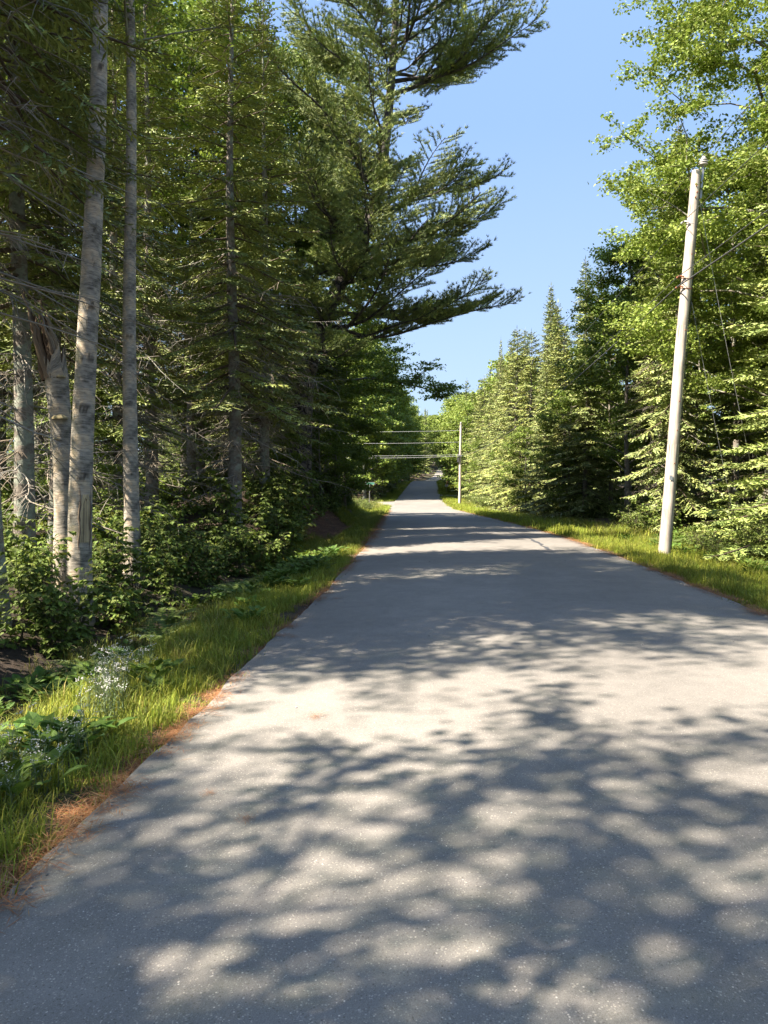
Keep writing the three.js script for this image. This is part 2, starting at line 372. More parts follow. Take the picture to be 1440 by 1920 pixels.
// A conifer: {H, base, r, R0 (crown radius), step (twig spacing), droop, cols, seed, dead (bare branches below the crown), spread}
function conifer(o) {
  const R = rng(o.seed), root = proto(), lean = o.lean ?? 0;
  const axis = (y) => V(lean * (y / o.H) ** 1.4 + Math.sin(y * 0.7 + o.seed) * 0.04, y, Math.cos(y * 0.6 + o.seed) * 0.04);
  const radAt = (y) => Math.max(0.012, o.r * (1 - y / o.H) ** 0.85 * (1 + 0.45 * Math.exp(-y * 2.4)));
  const tr = new Geo(true, true), pts = [], rr = [], ns = o.far ? 10 : 26;
  for (let k = 0; k <= ns; k++) { const y = -0.3 + (o.H + 0.3) * k / ns; pts.push(axis(Math.max(0, y)).setY(y)); rr.push(radAt(Math.max(0, y))); }
  tr.tube(pts, rr, o.far ? 7 : 14, [1, 1, 1]);
  part('trunk', tr, M.fir, root);
  const cr = new Geo(), br = new Geo(true), brown = [0.085, 0.06, 0.042];
  const n = o.needleW ?? 0.036, step = o.step ?? 0.08;
  const d = V(), side = V(), u = V(), t1 = V(), s1 = V(), p = V(), q = V();
  const frond = (org, az, L, el, base) => {
    const nseg = 6, ax = []; let e = el; p.copy(org);
    const ca = Math.cos(az), sa = Math.sin(az), droop = o.droop ?? 0.25;
    for (let k = 0; k <= nseg; k++) { ax.push(p.clone()); const ee = e - droop * Math.sin(k / nseg * Math.PI) * 0.9 + (k / nseg) * droop * 0.8; p.x += ca * Math.cos(ee) * L / nseg; p.z += sa * Math.cos(ee) * L / nseg; p.y += Math.sin(ee) * L / nseg; }
    br.tube(ax, ax.map((_, k) => Math.max(0.004, 0.007 + 0.011 * L * (1 - k / nseg))), 4, brown, 0, false);
    const at = (s) => { const f = clamp(s / L, 0, 0.999) * nseg, k = Math.floor(f); return tmp.copy(ax[k]).lerp(ax[k + 1], f - k); };
    const tone = 0.78 + R() * 0.44, roll = (R() - 0.5) * 0.5;
    let lf = 1;
    for (let s = L * (o.bare ?? 0.16); s < L; s += step * (0.7 + R() * 0.6)) {
      lf = -lf;
      for (const sg of [lf, -lf]) {
        if (R() < (o.gap ?? 0.12)) continue;
        const b = at(s).clone(), bx = at(Math.min(L * 0.999, s + 0.05)).clone().sub(b).normalize();
        side.set(-sa, roll * sg * 0.5, ca).multiplyScalar(sg);
        const ang = 0.75 + R() * 0.45; d.copy(bx).multiplyScalar(Math.cos(ang)).addScaledVector(side, Math.sin(ang)); d.y += -0.05 - (o.hang ?? 0.12) * R(); d.normalize();
        const l = Math.min(o.twig ?? 0.55, 0.10 + 0.52 * (L - s)) * (0.65 + R() * 0.55);
        const c = jitterCol(R, o.cols[R() < 0.75 ? 0 : 1], 0.5).map((z) => z * tone);
        u.set((R() - 0.5) * 1.8, 1, (R() - 0.5) * 1.8).normalize(); s1.copy(d).cross(u).normalize();
        cr.kite(b, d, s1, l, n, c);
        if (l > 0.14 && !o.far) {
          let g2 = 1;
          for (let w = 0.04; w < l; w += step * 0.85) {
            g2 = -g2; q.copy(b).addScaledVector(d, w);
            const a2 = 0.7 + R() * 0.4; t1.copy(d).multiplyScalar(Math.cos(a2)).addScaledVector(s1, g2 * Math.sin(a2)); t1.y += (R() - 0.6) * 0.25; t1.normalize();
            u.set((R() - 0.5) * 2.2, 1, (R() - 0.5) * 2.2).normalize(); side.copy(t1).cross(u).normalize();
            cr.kite(q, t1, side, Math.min(0.2, 0.05 + 0.5 * (l - w)) * (0.7 + R() * 0.5), n * 0.9, c);
          }
        }
      }
    }
    cr.kite(at(L * 0.97).clone(), V(ca * Math.cos(el), Math.sin(el) + 0.05, sa * Math.cos(el)).normalize(), V(-sa, 0, ca), 0.14, n, jitterCol(R, o.cols[1], 0.3));
  };
  let y = o.base;
  while (y < o.H - 0.15) {
    const t = (y - o.base) / (o.H - o.base), L0 = o.R0 * Math.pow(1 - t, o.pow ?? 0.8) + 0.10, nb = o.far ? 5 : t > 0.85 ? 4 : 5;
    const a0 = R() * 6.28;
    for (let k = 0; k < nb; k++) {
      if (R() < (o.miss ?? 0.1)) continue;
      const L = L0 * (0.62 + R() * 0.5), az = a0 + k / nb * 6.28 + (R() - 0.5) * 0.7, yy = y + (R() - 0.5) * 0.22;
      if (o.keep && !o.keep(az, yy)) continue;
      frond(axis(yy), az, L, lerp(o.el0 ?? -0.18, o.el1 ?? 0.65, t * t) + (R() - 0.5) * 0.25, t);
    }
    y += (o.whorl ?? 0.34) * (1 - 0.45 * t);
  }
  cr.kite(axis(o.H - 0.1), V(0, 1, 0), V(1, 0, 0), 0.35, n, o.cols[1]);
  part('branches', br, M.plain, root);
  part('crown', cr, M.needle, root);
  if (o.dead) {
    const dd = new Geo(true);
    for (let k = 0; k < o.dead; k++) {
      const yy = lerp(o.deadFrom ?? 1.2, o.base + 3.2, R()), az = R() * 6.28, L = (0.5 + R() * 1.6) * (o.deadLen ?? 1); let e = -0.05 - R() * 0.5; const P = [axis(yy)], nn = 6, c = jitterCol(R, [0.24, 0.21, 0.17], 0.5);
      let aa = az; const w0 = P[0].clone();
      for (let j = 0; j < nn; j++) { w0.x += Math.cos(aa) * Math.cos(e) * L / nn; w0.z += Math.sin(aa) * Math.cos(e) * L / nn; w0.y += Math.sin(e) * L / nn; aa += (R() - 0.5) * 0.35; e += (R() - 0.45) * 0.25; P.push(w0.clone()); }
      dd.tube(P, P.map((_, j) => 0.012 * (1 - j / nn) + 0.003), 4, c, 0, false);
      for (let j = 1; j <= nn; j++) for (let m = 0; m < 3; m++) {
        if (R() < 0.3) continue;
        const b = P[j - 1].clone().lerp(P[j], R()), l = 0.12 + R() * 0.45, a3 = aa + (R() < 0.5 ? -1 : 1) * (0.5 + R() * 0.7), e2 = -0.9 * R(), b2 = b.clone().add(V(Math.cos(a3) * Math.cos(e2), Math.sin(e2), Math.sin(a3) * Math.cos(e2)).multiplyScalar(l * 0.5)), b3 = b2.clone().add(V(Math.cos(a3), e2 - 0.7, Math.sin(a3)).normalize().multiplyScalar(l * 0.5));
        dd.tube([b, b2, b3], [0.005, 0.0038, 0.0022], 3, c, 0, false);
      }
    }
    part('dead_branches', dd, M.dry, root);
  }
  root.userData.tris = cr.tris;
  return root;
}
// A broadleaf tree: clumps = [[x, y, z, radius], ...] or made from {H, base, R0}
function broadleaf(o) {
  const R = rng(o.seed), root = proto(), bark = o.bark ?? M.fir;
  const top = o.trunkTop ?? o.H * 0.86;
  const axis = (y) => V((o.lean ?? 0) * (y / o.H) ** 1.5 + Math.sin(y * 0.5 + o.seed) * 0.12 * Math.min(1, y / 3), y, Math.cos(y * 0.43 + o.seed) * 0.1 * Math.min(1, y / 3));
  const rad = (y) => Math.max(0.02, o.r * (1 - 0.92 * y / top) * (1 + 0.4 * Math.exp(-y * 2.5)));
  const tr = new Geo(true, true), P = [], Q = [];
  for (let k = 0; k <= 22; k++) { const y = -0.3 + (top + 0.3) * k / 22; P.push(axis(Math.max(0, y)).setY(y)); Q.push(rad(Math.max(0, y))); }
  tr.tube(P, Q, 12, [1, 1, 1]);
  const lim = new Geo(true, true), cr = new Geo();
  const clumps = o.clumps ?? [];
  if (!o.clumps) for (let k = 0; k < o.n; k++) {
    const t = Math.pow(R(), 0.8), y = lerp(o.base, o.H - 0.6, t), pr = o.R0 * (o.profile ? o.profile(t) : Math.sqrt(Math.max(0.05, 1 - ((t - 0.35) / (t > 0.35 ? 0.68 : 0.5)) ** 2))), a = R() * 6.28, rr = pr * Math.sqrt(0.25 + 0.75 * R());
    clumps.push([Math.cos(a) * rr + axis(y).x, y, Math.sin(a) * rr + axis(y).z, (o.cl ?? 0.95) * (0.65 + R() * 0.7)]);
  }
  const d = V(), s = V(), u = V(), pos = V(), cc = V();
  // limbs grow outward: every clump hangs on the nearest wood nearer the trunk
  const nodes = []; for (let y = Math.max(0.6, o.base * 0.7); y < top; y += 0.4) nodes.push({ p: axis(y), len: 0, up: null, n: 0 });
  const order = clumps.map(([x, y, z, r]) => ({ c: V(x, y, z), r, h: Math.hypot(x - axis(y).x, z - axis(y).z) })).sort((a, b) => a.h - b.h);
  for (const k of order) {
    let best = null, bc = 1e9;
    for (const q of nodes) { const dd = q.p.distanceTo(k.c), rise = k.c.y - q.p.y, cost = dd + 0.3 * q.len + (rise < 0 ? -rise * 1.2 : 0) + (q.up ? 0 : rise < dd * 0.25 ? 0.6 : 0); if (cost < bc) { bc = cost; best = q; } }
    const nd = { p: k.c.clone(), len: best.len + best.p.distanceTo(k.c), up: best, n: 0 }; nodes.push(nd); k.nd = nd;
    for (let q = nd; q; q = q.up) q.n++;
  }
  const wood = (q) => 0.0085 * Math.pow(q.n, 0.55) + 0.004;
  for (const k of order) { const q = k.nd, A = q.up.p, B = q.p, m = A.clone().lerp(B, 0.5), L = A.distanceTo(B); m.x += (R() - 0.5) * 0.16 * L; m.z += (R() - 0.5) * 0.16 * L; m.y += L * 0.05; const r1 = wood(q), r0 = Math.min(q.up.up ? wood(q.up) : r1 * 1.5, r1 * 1.6);
    lim.tube([A, A.clone().lerp(m, 0.55), m, m.clone().lerp(B, 0.5), B.clone()], [r0, lerp(r0, r1, 0.3), lerp(r0, r1, 0.55), lerp(r0, r1, 0.8), r1 * 0.9], 5, [1, 1, 1], 0, false); }
  for (const [x, y, z, r] of clumps) {
    cc.set(x, y, z);
    const tw = 7, tone = 0.8 + R() * 0.4, flat = o.flat ?? 0.62;
    for (let k = 0; k < tw; k++) {
      const a = k / tw * 6.28 + R(), e = (R() - 0.35) * 1.3, tip = V(Math.cos(a) * Math.cos(e), Math.sin(e) * flat, Math.sin(a) * Math.cos(e)).multiplyScalar(r * (0.75 + R() * 0.45)).add(cc);
      lim.tube([cc.clone(), cc.clone().lerp(tip, 0.5).add(V(0, 0.04, 0)), tip], [0.009, 0.006, 0.003], 3, [1, 1, 1], 0, false);
      const nl = Math.round((o.leaves ?? 40) * r * r / 0.9);
      for (let j = 0; j < nl; j++) {
        const f = Math.pow(R(), 0.7); pos.copy(cc).lerp(tip, f * 1.05);
        const sp = r * (o.tight ?? 0.3); pos.x += (R() + R() - 1) * sp; pos.y += (R() + R() - 1) * sp * flat; pos.z += (R() + R() - 1) * sp;
        const a2 = R() * 6.28, e2 = -0.15 - R() * 0.7 + (R() < 0.2 ? 0.8 : 0); d.set(Math.cos(a2) * Math.cos(e2), Math.sin(e2), Math.sin(a2) * Math.cos(e2));
        u.set((R() - 0.5) * 2.4, 1, (R() - 0.5) * 2.4).normalize(); s.copy(d).cross(u).normalize();
        const l = (o.leafL ?? 0.1) * (0.65 + R() * 0.7), c = jitterCol(R, o.cols[R() < 0.8 ? 0 : 1], 0.45).map((q) => q * tone);
        cr.kite(pos, d, s, l, l * (o.leafW ?? 0.72), c, l * 0.1);
      }
    }
  }
  part('trunk', tr, bark, root); part('branches', lim, bark, root); part('crown', cr, M.leaf, root);
  root.userData.tris = cr.tris;
  return root;
}
const FIR = [[0.15, 0.185, 0.042], [0.22, 0.245, 0.058]], SPR = [[0.195, 0.235, 0.070], [0.255, 0.285, 0.088]], SUNFIR = [[0.195, 0.245, 0.060], [0.255, 0.295, 0.078]];
const MAP = [[0.17, 0.24, 0.036], [0.235, 0.29, 0.052]], ASH = [[0.23, 0.30, 0.052], [0.285, 0.335, 0.078]];

const P = {};
P.firA = conifer({ seed: 11, H: 15, base: 3.6, r: 0.17, R0: 2.5, cols: FIR, dead: 85, droop: 0.35, el0: -0.25, miss: 0.26, deadFrom: 1.4 });
P.firB = conifer({ seed: 23, H: 13, base: 2.4, r: 0.14, R0: 2.2, cols: FIR, dead: 110, deadLen: 1.4, droop: 0.3, el0: -0.2, miss: 0.26 });
P.firC = conifer({ seed: 35, H: 17, base: 5.2, r: 0.19, R0: 2.6, cols: FIR, dead: 100, droop: 0.4, el0: -0.3, miss: 0.3, deadLen: 1.2 });
P.firHigh = conifer({ seed: 47, H: 15, base: 6.2, r: 0.15, R0: 2.5, cols: FIR, dead: 70, deadLen: 1.3, droop: 0.38, el0: -0.28, miss: 0.3, deadFrom: 2.5 });
P.sunFir = conifer({ seed: 41, H: 9.5, base: 0.5, r: 0.13, R0: 2.5, cols: SUNFIR, droop: 0.22, el0: -0.12, miss: 0.04, whorl: 0.33, needleW: 0.042, step: 0.07 });
P.spruceA = conifer({ seed: 52, H: 14, base: 0.8, r: 0.16, R0: 2.4, cols: SPR, droop: 0.3, el0: -0.28, step: 0.105, needleW: 0.068, whorl: 0.31, hang: 0.35, miss: 0.05, dead: 12, deadFrom: 0.5 });
P.spruceC = conifer({ seed: 57, H: 12.5, base: 0.6, r: 0.16, R0: 3.0, pow: 0.62, cols: [[0.20, 0.235, 0.06], [0.27, 0.285, 0.08]], droop: 0.34, el0: -0.2, step: 0.105, needleW: 0.068, whorl: 0.33, hang: 0.4, miss: 0.16, gap: 0.2 });
P.spruceB = conifer({ seed: 63, H: 12, base: 0.5, r: 0.14, R0: 2.2, cols: SPR, droop: 0.25, el0: -0.2, step: 0.105, needleW: 0.068, whorl: 0.3, hang: 0.3, miss: 0.05 });
P.farFirA = conifer({ seed: 74, H: 14, base: 0.8, r: 0.15, R0: 2.3, cols: SPR, droop: 0.25, far: true, step: 0.12, needleW: 0.13, whorl: 0.42, pow: 0.9 });
P.farFirB = conifer({ seed: 85, H: 11, base: 0.6, r: 0.13, R0: 2.0, cols: FIR, droop: 0.25, far: true, step: 0.12, needleW: 0.13, whorl: 0.4, pow: 0.85 });
console.log('conifers', ...Object.entries(P).map(([k, v]) => k + ':' + v.userData.tris));
P.ashA = broadleaf({ seed: 5, H: 19, base: 4.5, r: 0.2, R0: 4.2, n: 170, cl: 1.12, leaves: 92, leafL: 0.1, leafW: 0.68, tight: 0.24, cols: ASH });
P.mapleA = broadleaf({ seed: 6, H: 12.5, base: 2.4, r: 0.14, R0: 2.5, n: 84, cl: 0.85, leaves: 54, leafL: 0.12, leafW: 0.8, cols: MAP });
P.mapleB = broadleaf({ seed: 8, H: 9, base: 1.2, r: 0.1, R0: 2.2, n: 60, cl: 0.8, leaves: 50, leafL: 0.12, leafW: 0.8, cols: MAP });
P.farLeafA = broadleaf({ seed: 9, H: 13, base: 1.4, r: 0.16, R0: 3.0, n: 66, cl: 1.2, leaves: 17, leafL: 0.22, leafW: 0.8, cols: ASH });
P.farLeafB = broadleaf({ seed: 10, H: 10, base: 0.8, r: 0.13, R0: 2.4, n: 54, cl: 1.05, leaves: 17, leafL: 0.2, leafW: 0.8, cols: MAP });
P.shadeLeaf = broadleaf({ seed: 18, H: 13, base: 3.6, r: 0.15, R0: 3.3, n: 30, cl: 0.95, leaves: 46, leafL: 0.12, leafW: 0.75, cols: MAP });
P.highLeaf = broadleaf({ seed: 16, H: 17, base: 8.5, r: 0.15, R0: 3.2, n: 62, cl: 1.1, leaves: 40, leafL: 0.12, leafW: 0.75, cols: MAP });
P.tallLeaf = broadleaf({ seed: 15, H: 18, base: 6, r: 0.18, R0: 3.4, n: 80, cl: 1.2, leaves: 46, leafL: 0.13, leafW: 0.8, cols: MAP });
console.log('broadleaf', P.ashA.userData.tris, P.mapleA.userData.tris, P.farLeafA.userData.tris, P.tallLeaf.userData.tris);

const PR = rng(4242);
function plant(p, name, label, x, D, scale, group, category = 'tree', turn) {
  const s = Array.isArray(scale) ? scale : [scale, scale, scale];
  return copyOf(P[p], name, label, category, [x, groundY(x, -D) - 0.02, -D], turn ?? PR() * 6.28, s, group);
}
// --- the birches, the fir trunks and the snag at the edge of the forest
function trunkTree(name, label, group, x, D, o) {
  const g = thing(name, label, 'tree', [x, groundY(x, -D) - 0.05, -D], 0, group), R = rng(o.seed);
  const tr = new Geo(true, true), pts = [], rr = [], K = 260, seg = 44;
  const ax = (y) => V(o.lx * y + Math.sin(y * 0.8 + o.seed) * 0.025, y, o.lz * y + Math.cos(y * 0.7 + o.seed) * 0.02);
  const rad = (y) => o.r * (1 - 0.78 * Math.max(0, y) / o.H) * (1 + 0.35 * Math.exp(-Math.max(0, y) * 2.2));
  for (let k = 0; k <= K; k++) { const y = -0.3 + o.H * k / K; pts.push(ax(y)); rr.push(rad(y)); }
  const scars = o.scars ?? [], off = R() * 3;
  const mark = (a, y) => {   // old branch scars: ragged dark bands in the bark
    let m = 0;
    for (const [sy, sa, sw, sh] of scars) { const da = ((a - sa + 15.708) % 6.2832) - 3.1416, e = (da / sw) ** 2 + ((y - sy - 0.10 * sh / 0.1 * (1 - (da / sw) ** 2) * 0.5) / sh) ** 2; if (e < 2.2) m = Math.max(m, sstep(0.30, 0.62, (1.35 - e) * 0.55 + (fbm(a * 5 + 30, y * 26, 77, 4) - 0.5) * 1.5)); }
    return m;
  };
  tr.tube(pts, rr, seg, [1, 1, 1], off, true, (a, l, k) => 1 + 0.12 * (fbm(Math.cos(a) * 1.3 + 20, l * 0.9 + Math.sin(a) * 1.3, o.seed, 3) - 0.5) + 0.07 * (fbm(Math.cos(a) * 4 + 20, l * 7 + Math.sin(a) * 4, o.seed, 3) - 0.5) + 0.10 * mark(a, pts[k].y));
  for (let k = 0; k <= K; k++) for (let j = 0; j <= seg; j++) { const q = (k * (seg + 1) + j) * 3, m = mark(j / seg * 6.2832, pts[k].y); if (m > 0) { tr.c[q] = lerp(1, 0.26, m); tr.c[q + 1] = lerp(1, 0.24, m); tr.c[q + 2] = lerp(1, 0.22, m); } }
  const geo = tr.build(); geo.computeVertexNormals();
  part('trunk', geo, o.mat, g);
  return { g, ax, R, rad };
}
const towardCam = (x, D) => Math.atan2(D, -x), tubeCam = (x, D) => -Math.atan2(D, -x);   // angle about y in the (x, z) sense used above: cos -> x, sin -> z
function highCrown(t, seed, H0, H1, R0, n, cols, leafL) {
  const R = rng(seed), clumps = [];
  for (let k = 0; k < n; k++) { const y = lerp(H0, H1, R()), a = R() * 6.28, r = R0 * Math.sqrt(R()) * (1 - 0.5 * Math.abs((y - H0) / (H1 - H0) - 0.4)), q = t.ax(y); clumps.push([q.x + Math.cos(a) * r, y, q.z + Math.sin(a) * r, 0.7 + R() * 0.6]); }
  const b = broadleaf({ seed, H: H1 + 0.5, base: H0 - 1, r: 0.02, R0, clumps, leaves: 26, leafL, leafW: 0.7, cols, trunkTop: H1 });
  for (const m of [...b.children]) if (m.name !== 'trunk') { t.g.add(m); }
}
{
  const b = trunkTree('birch_tree', 'thick grey birch with a torn pale wood patch low on its trunk', null, -4.98, 10, { seed: 3, H: 15, r: 0.168, lx: 0.055, lz: 0.0, mat: M.birch, scars: [[2.02, 0.3, 0.75, 0.05], [2.95, -0.2, 0.8, 0.06], [3.62, 0.1, 0.85, 0.07], [4.3, 0.25, 0.5, 0.06], [4.9, 0.3, 0.55, 0.05], [5.35, 0.15, 0.35, 0.07], [6.5, -0.2, 0.6, 0.05], [7.5, 0.3, 0.5, 0.05], [1.45, -0.6, 0.6, 0.04], [5.9, -0.7, 0.4, 0.05]].map(([y, a, w, h]) => [y, tubeCam(-4.98, 10) + a, w, h]) });
  const ca = towardCam(-4.98, 10);
  // torn patch: pale bare wood framed by curling bark
  const g = new Geo(true, true), a0 = ca - 0.30, y0 = 1.12, y1 = 1.78, N = 8, K = 10, rows = [];
  for (let j = 0; j <= K; j++) { const row = [], v = j / K, y = lerp(y0, y1, v); for (let k = 0; k <= N; k++) { const u = k / N, a = a0 - 0.5 + u * 0.82 + (v > 0.8 ? (u < 0.5 ? 1 : -1) * (v - 0.8) * 0.9 : 0), r = b.rad(y) * 1.0 + 0.012, c = b.ax(y), q = 1.15; row.push(g.v(c.x + Math.cos(a) * r, y, c.z + Math.sin(a) * r, [q, q * 0.86, q * 0.56], Math.cos(a), 0, Math.sin(a), u * 0.16, y)); } rows.push(row); }
  for (let j = 0; j < K; j++) for (let k = 0; k < N; k++) g.i.push(rows[j][k], rows[j + 1][k], rows[j + 1][k + 1], rows[j][k], rows[j + 1][k + 1], rows[j][k + 1]);
  part('bare_wood', g, M.pole, b.g, 'pale torn patch of bare wood');
  for (const sg of [0, 1]) {
    const pts = [], rr = []; for (let k = 0; k <= 14; k++) { const y = lerp(y0 - 0.12, y1 + 0.1, k / 14), a = a0 + (sg ? 0.36 + 0.05 * Math.sin(k) : -0.54 + 0.04 * Math.sin(k * 1.3)), c = b.ax(y), r = b.rad(y) + 0.012; pts.push(V(c.x + Math.cos(a) * r, y, c.z + Math.sin(a) * r)); rr.push((0.006 + 0.018 * vnoise(k * 1.7, sg * 9, 6)) * Math.sin(Math.PI * clamp((k + 0.5) / 15, 0, 1))); }
    const e = new Geo(true); e.tube(pts, rr, 6, [0.13, 0.095, 0.065]); part('torn_bark', e, M.dry, b.g);
  }
  highCrown(b, 71, 9, 15.5, 2.6, 34, MAP, 0.075);

  const c = trunkTree('birch_tree', 'slim straight grey birch behind the thick torn one', null, -5.3, 12.6, { seed: 8, H: 15, r: 0.142, lx: 0.012, lz: 0, mat: M.birch, scars: [[1.9, 0.2, 0.6, 0.03], [3.1, -0.2, 0.7, 0.03], [4.25, 0.1, 0.5, 0.04], [5.6, 0.1, 0.6, 0.03]].map(([y, a, w, h]) => [y, tubeCam(-5.3, 12.6) + a, w, h]) });
  highCrown(c, 72, 9.5, 15, 2.2, 26, MAP, 0.075);
  const f = trunkTree('fir_tree', 'blotchy grey fir trunk beyond the broken snag', null, -6.85, 12, { seed: 12, H: 16, r: 0.165, lx: -0.004, lz: 0, mat: M.fir });
  const f2 = trunkTree('fir_tree', 'thin leaning fir trunk between the snag and the blotchy fir', null, -7.15, 13.4, { seed: 14, H: 13, r: 0.105, lx: 0.045, lz: 0, mat: M.fir });
  const dress = (t, seed, base, H, R0, dead, lx) => { const k = conifer({ seed, H, base, r: 0.05, R0, cols: FIR, dead, droop: 0.35, el0: -0.25, lean: lx * H, deadFrom: 0.9, deadLen: 1.3 }); for (const m of [...k.children]) if (m.name !== 'trunk') t.g.add(m); };
  dress(f, 91, 4.6, 16, 2.7, 60, -0.004);
  dress(f2, 92, 4.0, 13, 2.0, 40, 0.045);

  // broken snag: birch stem with holes, shelf fungus and a splintered top
  const sx = -5.42, sD = 10.5, s = thing('birch_snag', 'broken dead birch snag with a splintered top and shelf fungus', 'tree', [sx, groundY(sx, -sD) - 0.05, -sD]);
  const ax = (y) => V(0.0 - 0.012 * y + 0.05 * Math.sin(y * 1.1), y, 0), tr = new Geo(true, true), pts = [], rr = [], R = rng(31), sc = towardCam(sx, sD);
  for (let k = 0; k <= 120; k++) { const y = -0.3 + 4.3 * k / 120; pts.push(ax(y)); rr.push(0.15 + 0.012 * Math.sin(y * 2.3)); }
  const holes = [[3.0, 0.1, 0.10, 0.24], [2.5, 0.28, 0.16, 0.34], [2.83, 0.35, 0.07, 0.25], [2.2, 0.15, 0.09, 0.22], [1.82, 0.25, 0.07, 0.4]];
  let hi = 0;
  tr.tube(pts, rr, 60, [1, 1, 1], 1.3, false, (a, l, k) => { const y = pts[k].y; let q = 1 + 0.12 * (fbm(Math.cos(a) * 2 + 9, y * 3 + Math.sin(a) * 2, 3, 3) - 0.5) + 0.07 * (fbm(a * 3, y * 26, 13, 2) - 0.5);
    for (const [hy, ha, hh, hw] of holes) { const e = ((y - hy) / hh) ** 2 + ((((a - sc - ha + 9.42) % 6.283) - 3.14) / hw) ** 2; if (e < 1) q *= 1 - 0.62 * Math.sqrt(1 - e); } return q; });
  for (let k = 0; k < tr.p.length; k += 3) if (tr.p[k + 1] > 3.2) { const a = Math.atan2(tr.p[k + 2], tr.p[k] - ax(tr.p[k + 1]).x), j = 0.1 + 0.9 * Math.pow(vnoise(a * 2.6 + 20, 3, 5) * 0.6 + vnoise(a * 9 + 20, 7, 5) * 0.4, 1.3); tr.p[k + 1] = 3.2 + (tr.p[k + 1] - 3.2) * j; }
  part('trunk', tr, M.birch, s);
  for (let k = 0; k < 15; k++) {   // splinters lean back over the forest side
    const w = new Geo(true, true), a = k / 15 * 6.28 + R() * 0.4, o = ax(3.7), L = 0.22 + R() * 0.42 + (Math.cos(a) < 0 ? 0.28 : 0), p0 = V(o.x + Math.cos(a) * 0.10, 3.2, Math.sin(a) * 0.10), Q = [p0], lx = 0.30 + R() * 0.25;
    for (let j = 1; j <= 9; j++) { const t = j / 9; Q.push(V(p0.x - lx * t * L + (R() - 0.5) * 0.05, p0.y + 0.3 * t + t * L * 1.15, p0.z * (1 - t * 0.2) + (R() - 0.5) * 0.025)); }
    const tone = R(), c = tone < 0.5 ? [0.26, 0.17, 0.10] : tone < 0.82 ? [0.46, 0.35, 0.24] : [0.8, 0.68, 0.5];
    w.tube(Q, Q.map((_, j) => (0.075 - 0.03 * R()) * Math.pow(1 - j / 9.3, 0.7)), 8, c, R(), true, (an) => 0.35 + 0.9 * Math.abs(Math.cos(an + a)));
    part('splinter', w, M.pole, s);
  }
  for (const [y, da, w] of [[2.62, 0.02, 0.12], [3.22, -0.35, 0.07], [2.33, 0.45, 0.06]]) {
    const g2 = new THREE.SphereGeometry(w, 18, 8, 0, Math.PI * 2, 0, Math.PI / 2); g2.scale(1, 0.55, 0.8);
    const c = new Float32Array(g2.attributes.position.count * 3); for (let k = 0; k < c.length / 3; k++) { const q = vnoise(g2.attributes.position.getX(k) * 60, g2.attributes.position.getY(k) * 90 + y, 5); c.set([0.26 + q * 0.12, 0.21 + q * 0.1, 0.11 + q * 0.06], k * 3); }
    g2.setAttribute('color', new THREE.BufferAttribute(c, 3));
    const m = part('shelf_fungus', g2, M.dry, s), q = ax(y); m.position.set(q.x + Math.cos(sc + da) * 0.16, y, Math.sin(sc + da) * 0.16);
  }
}
console.log('birches');

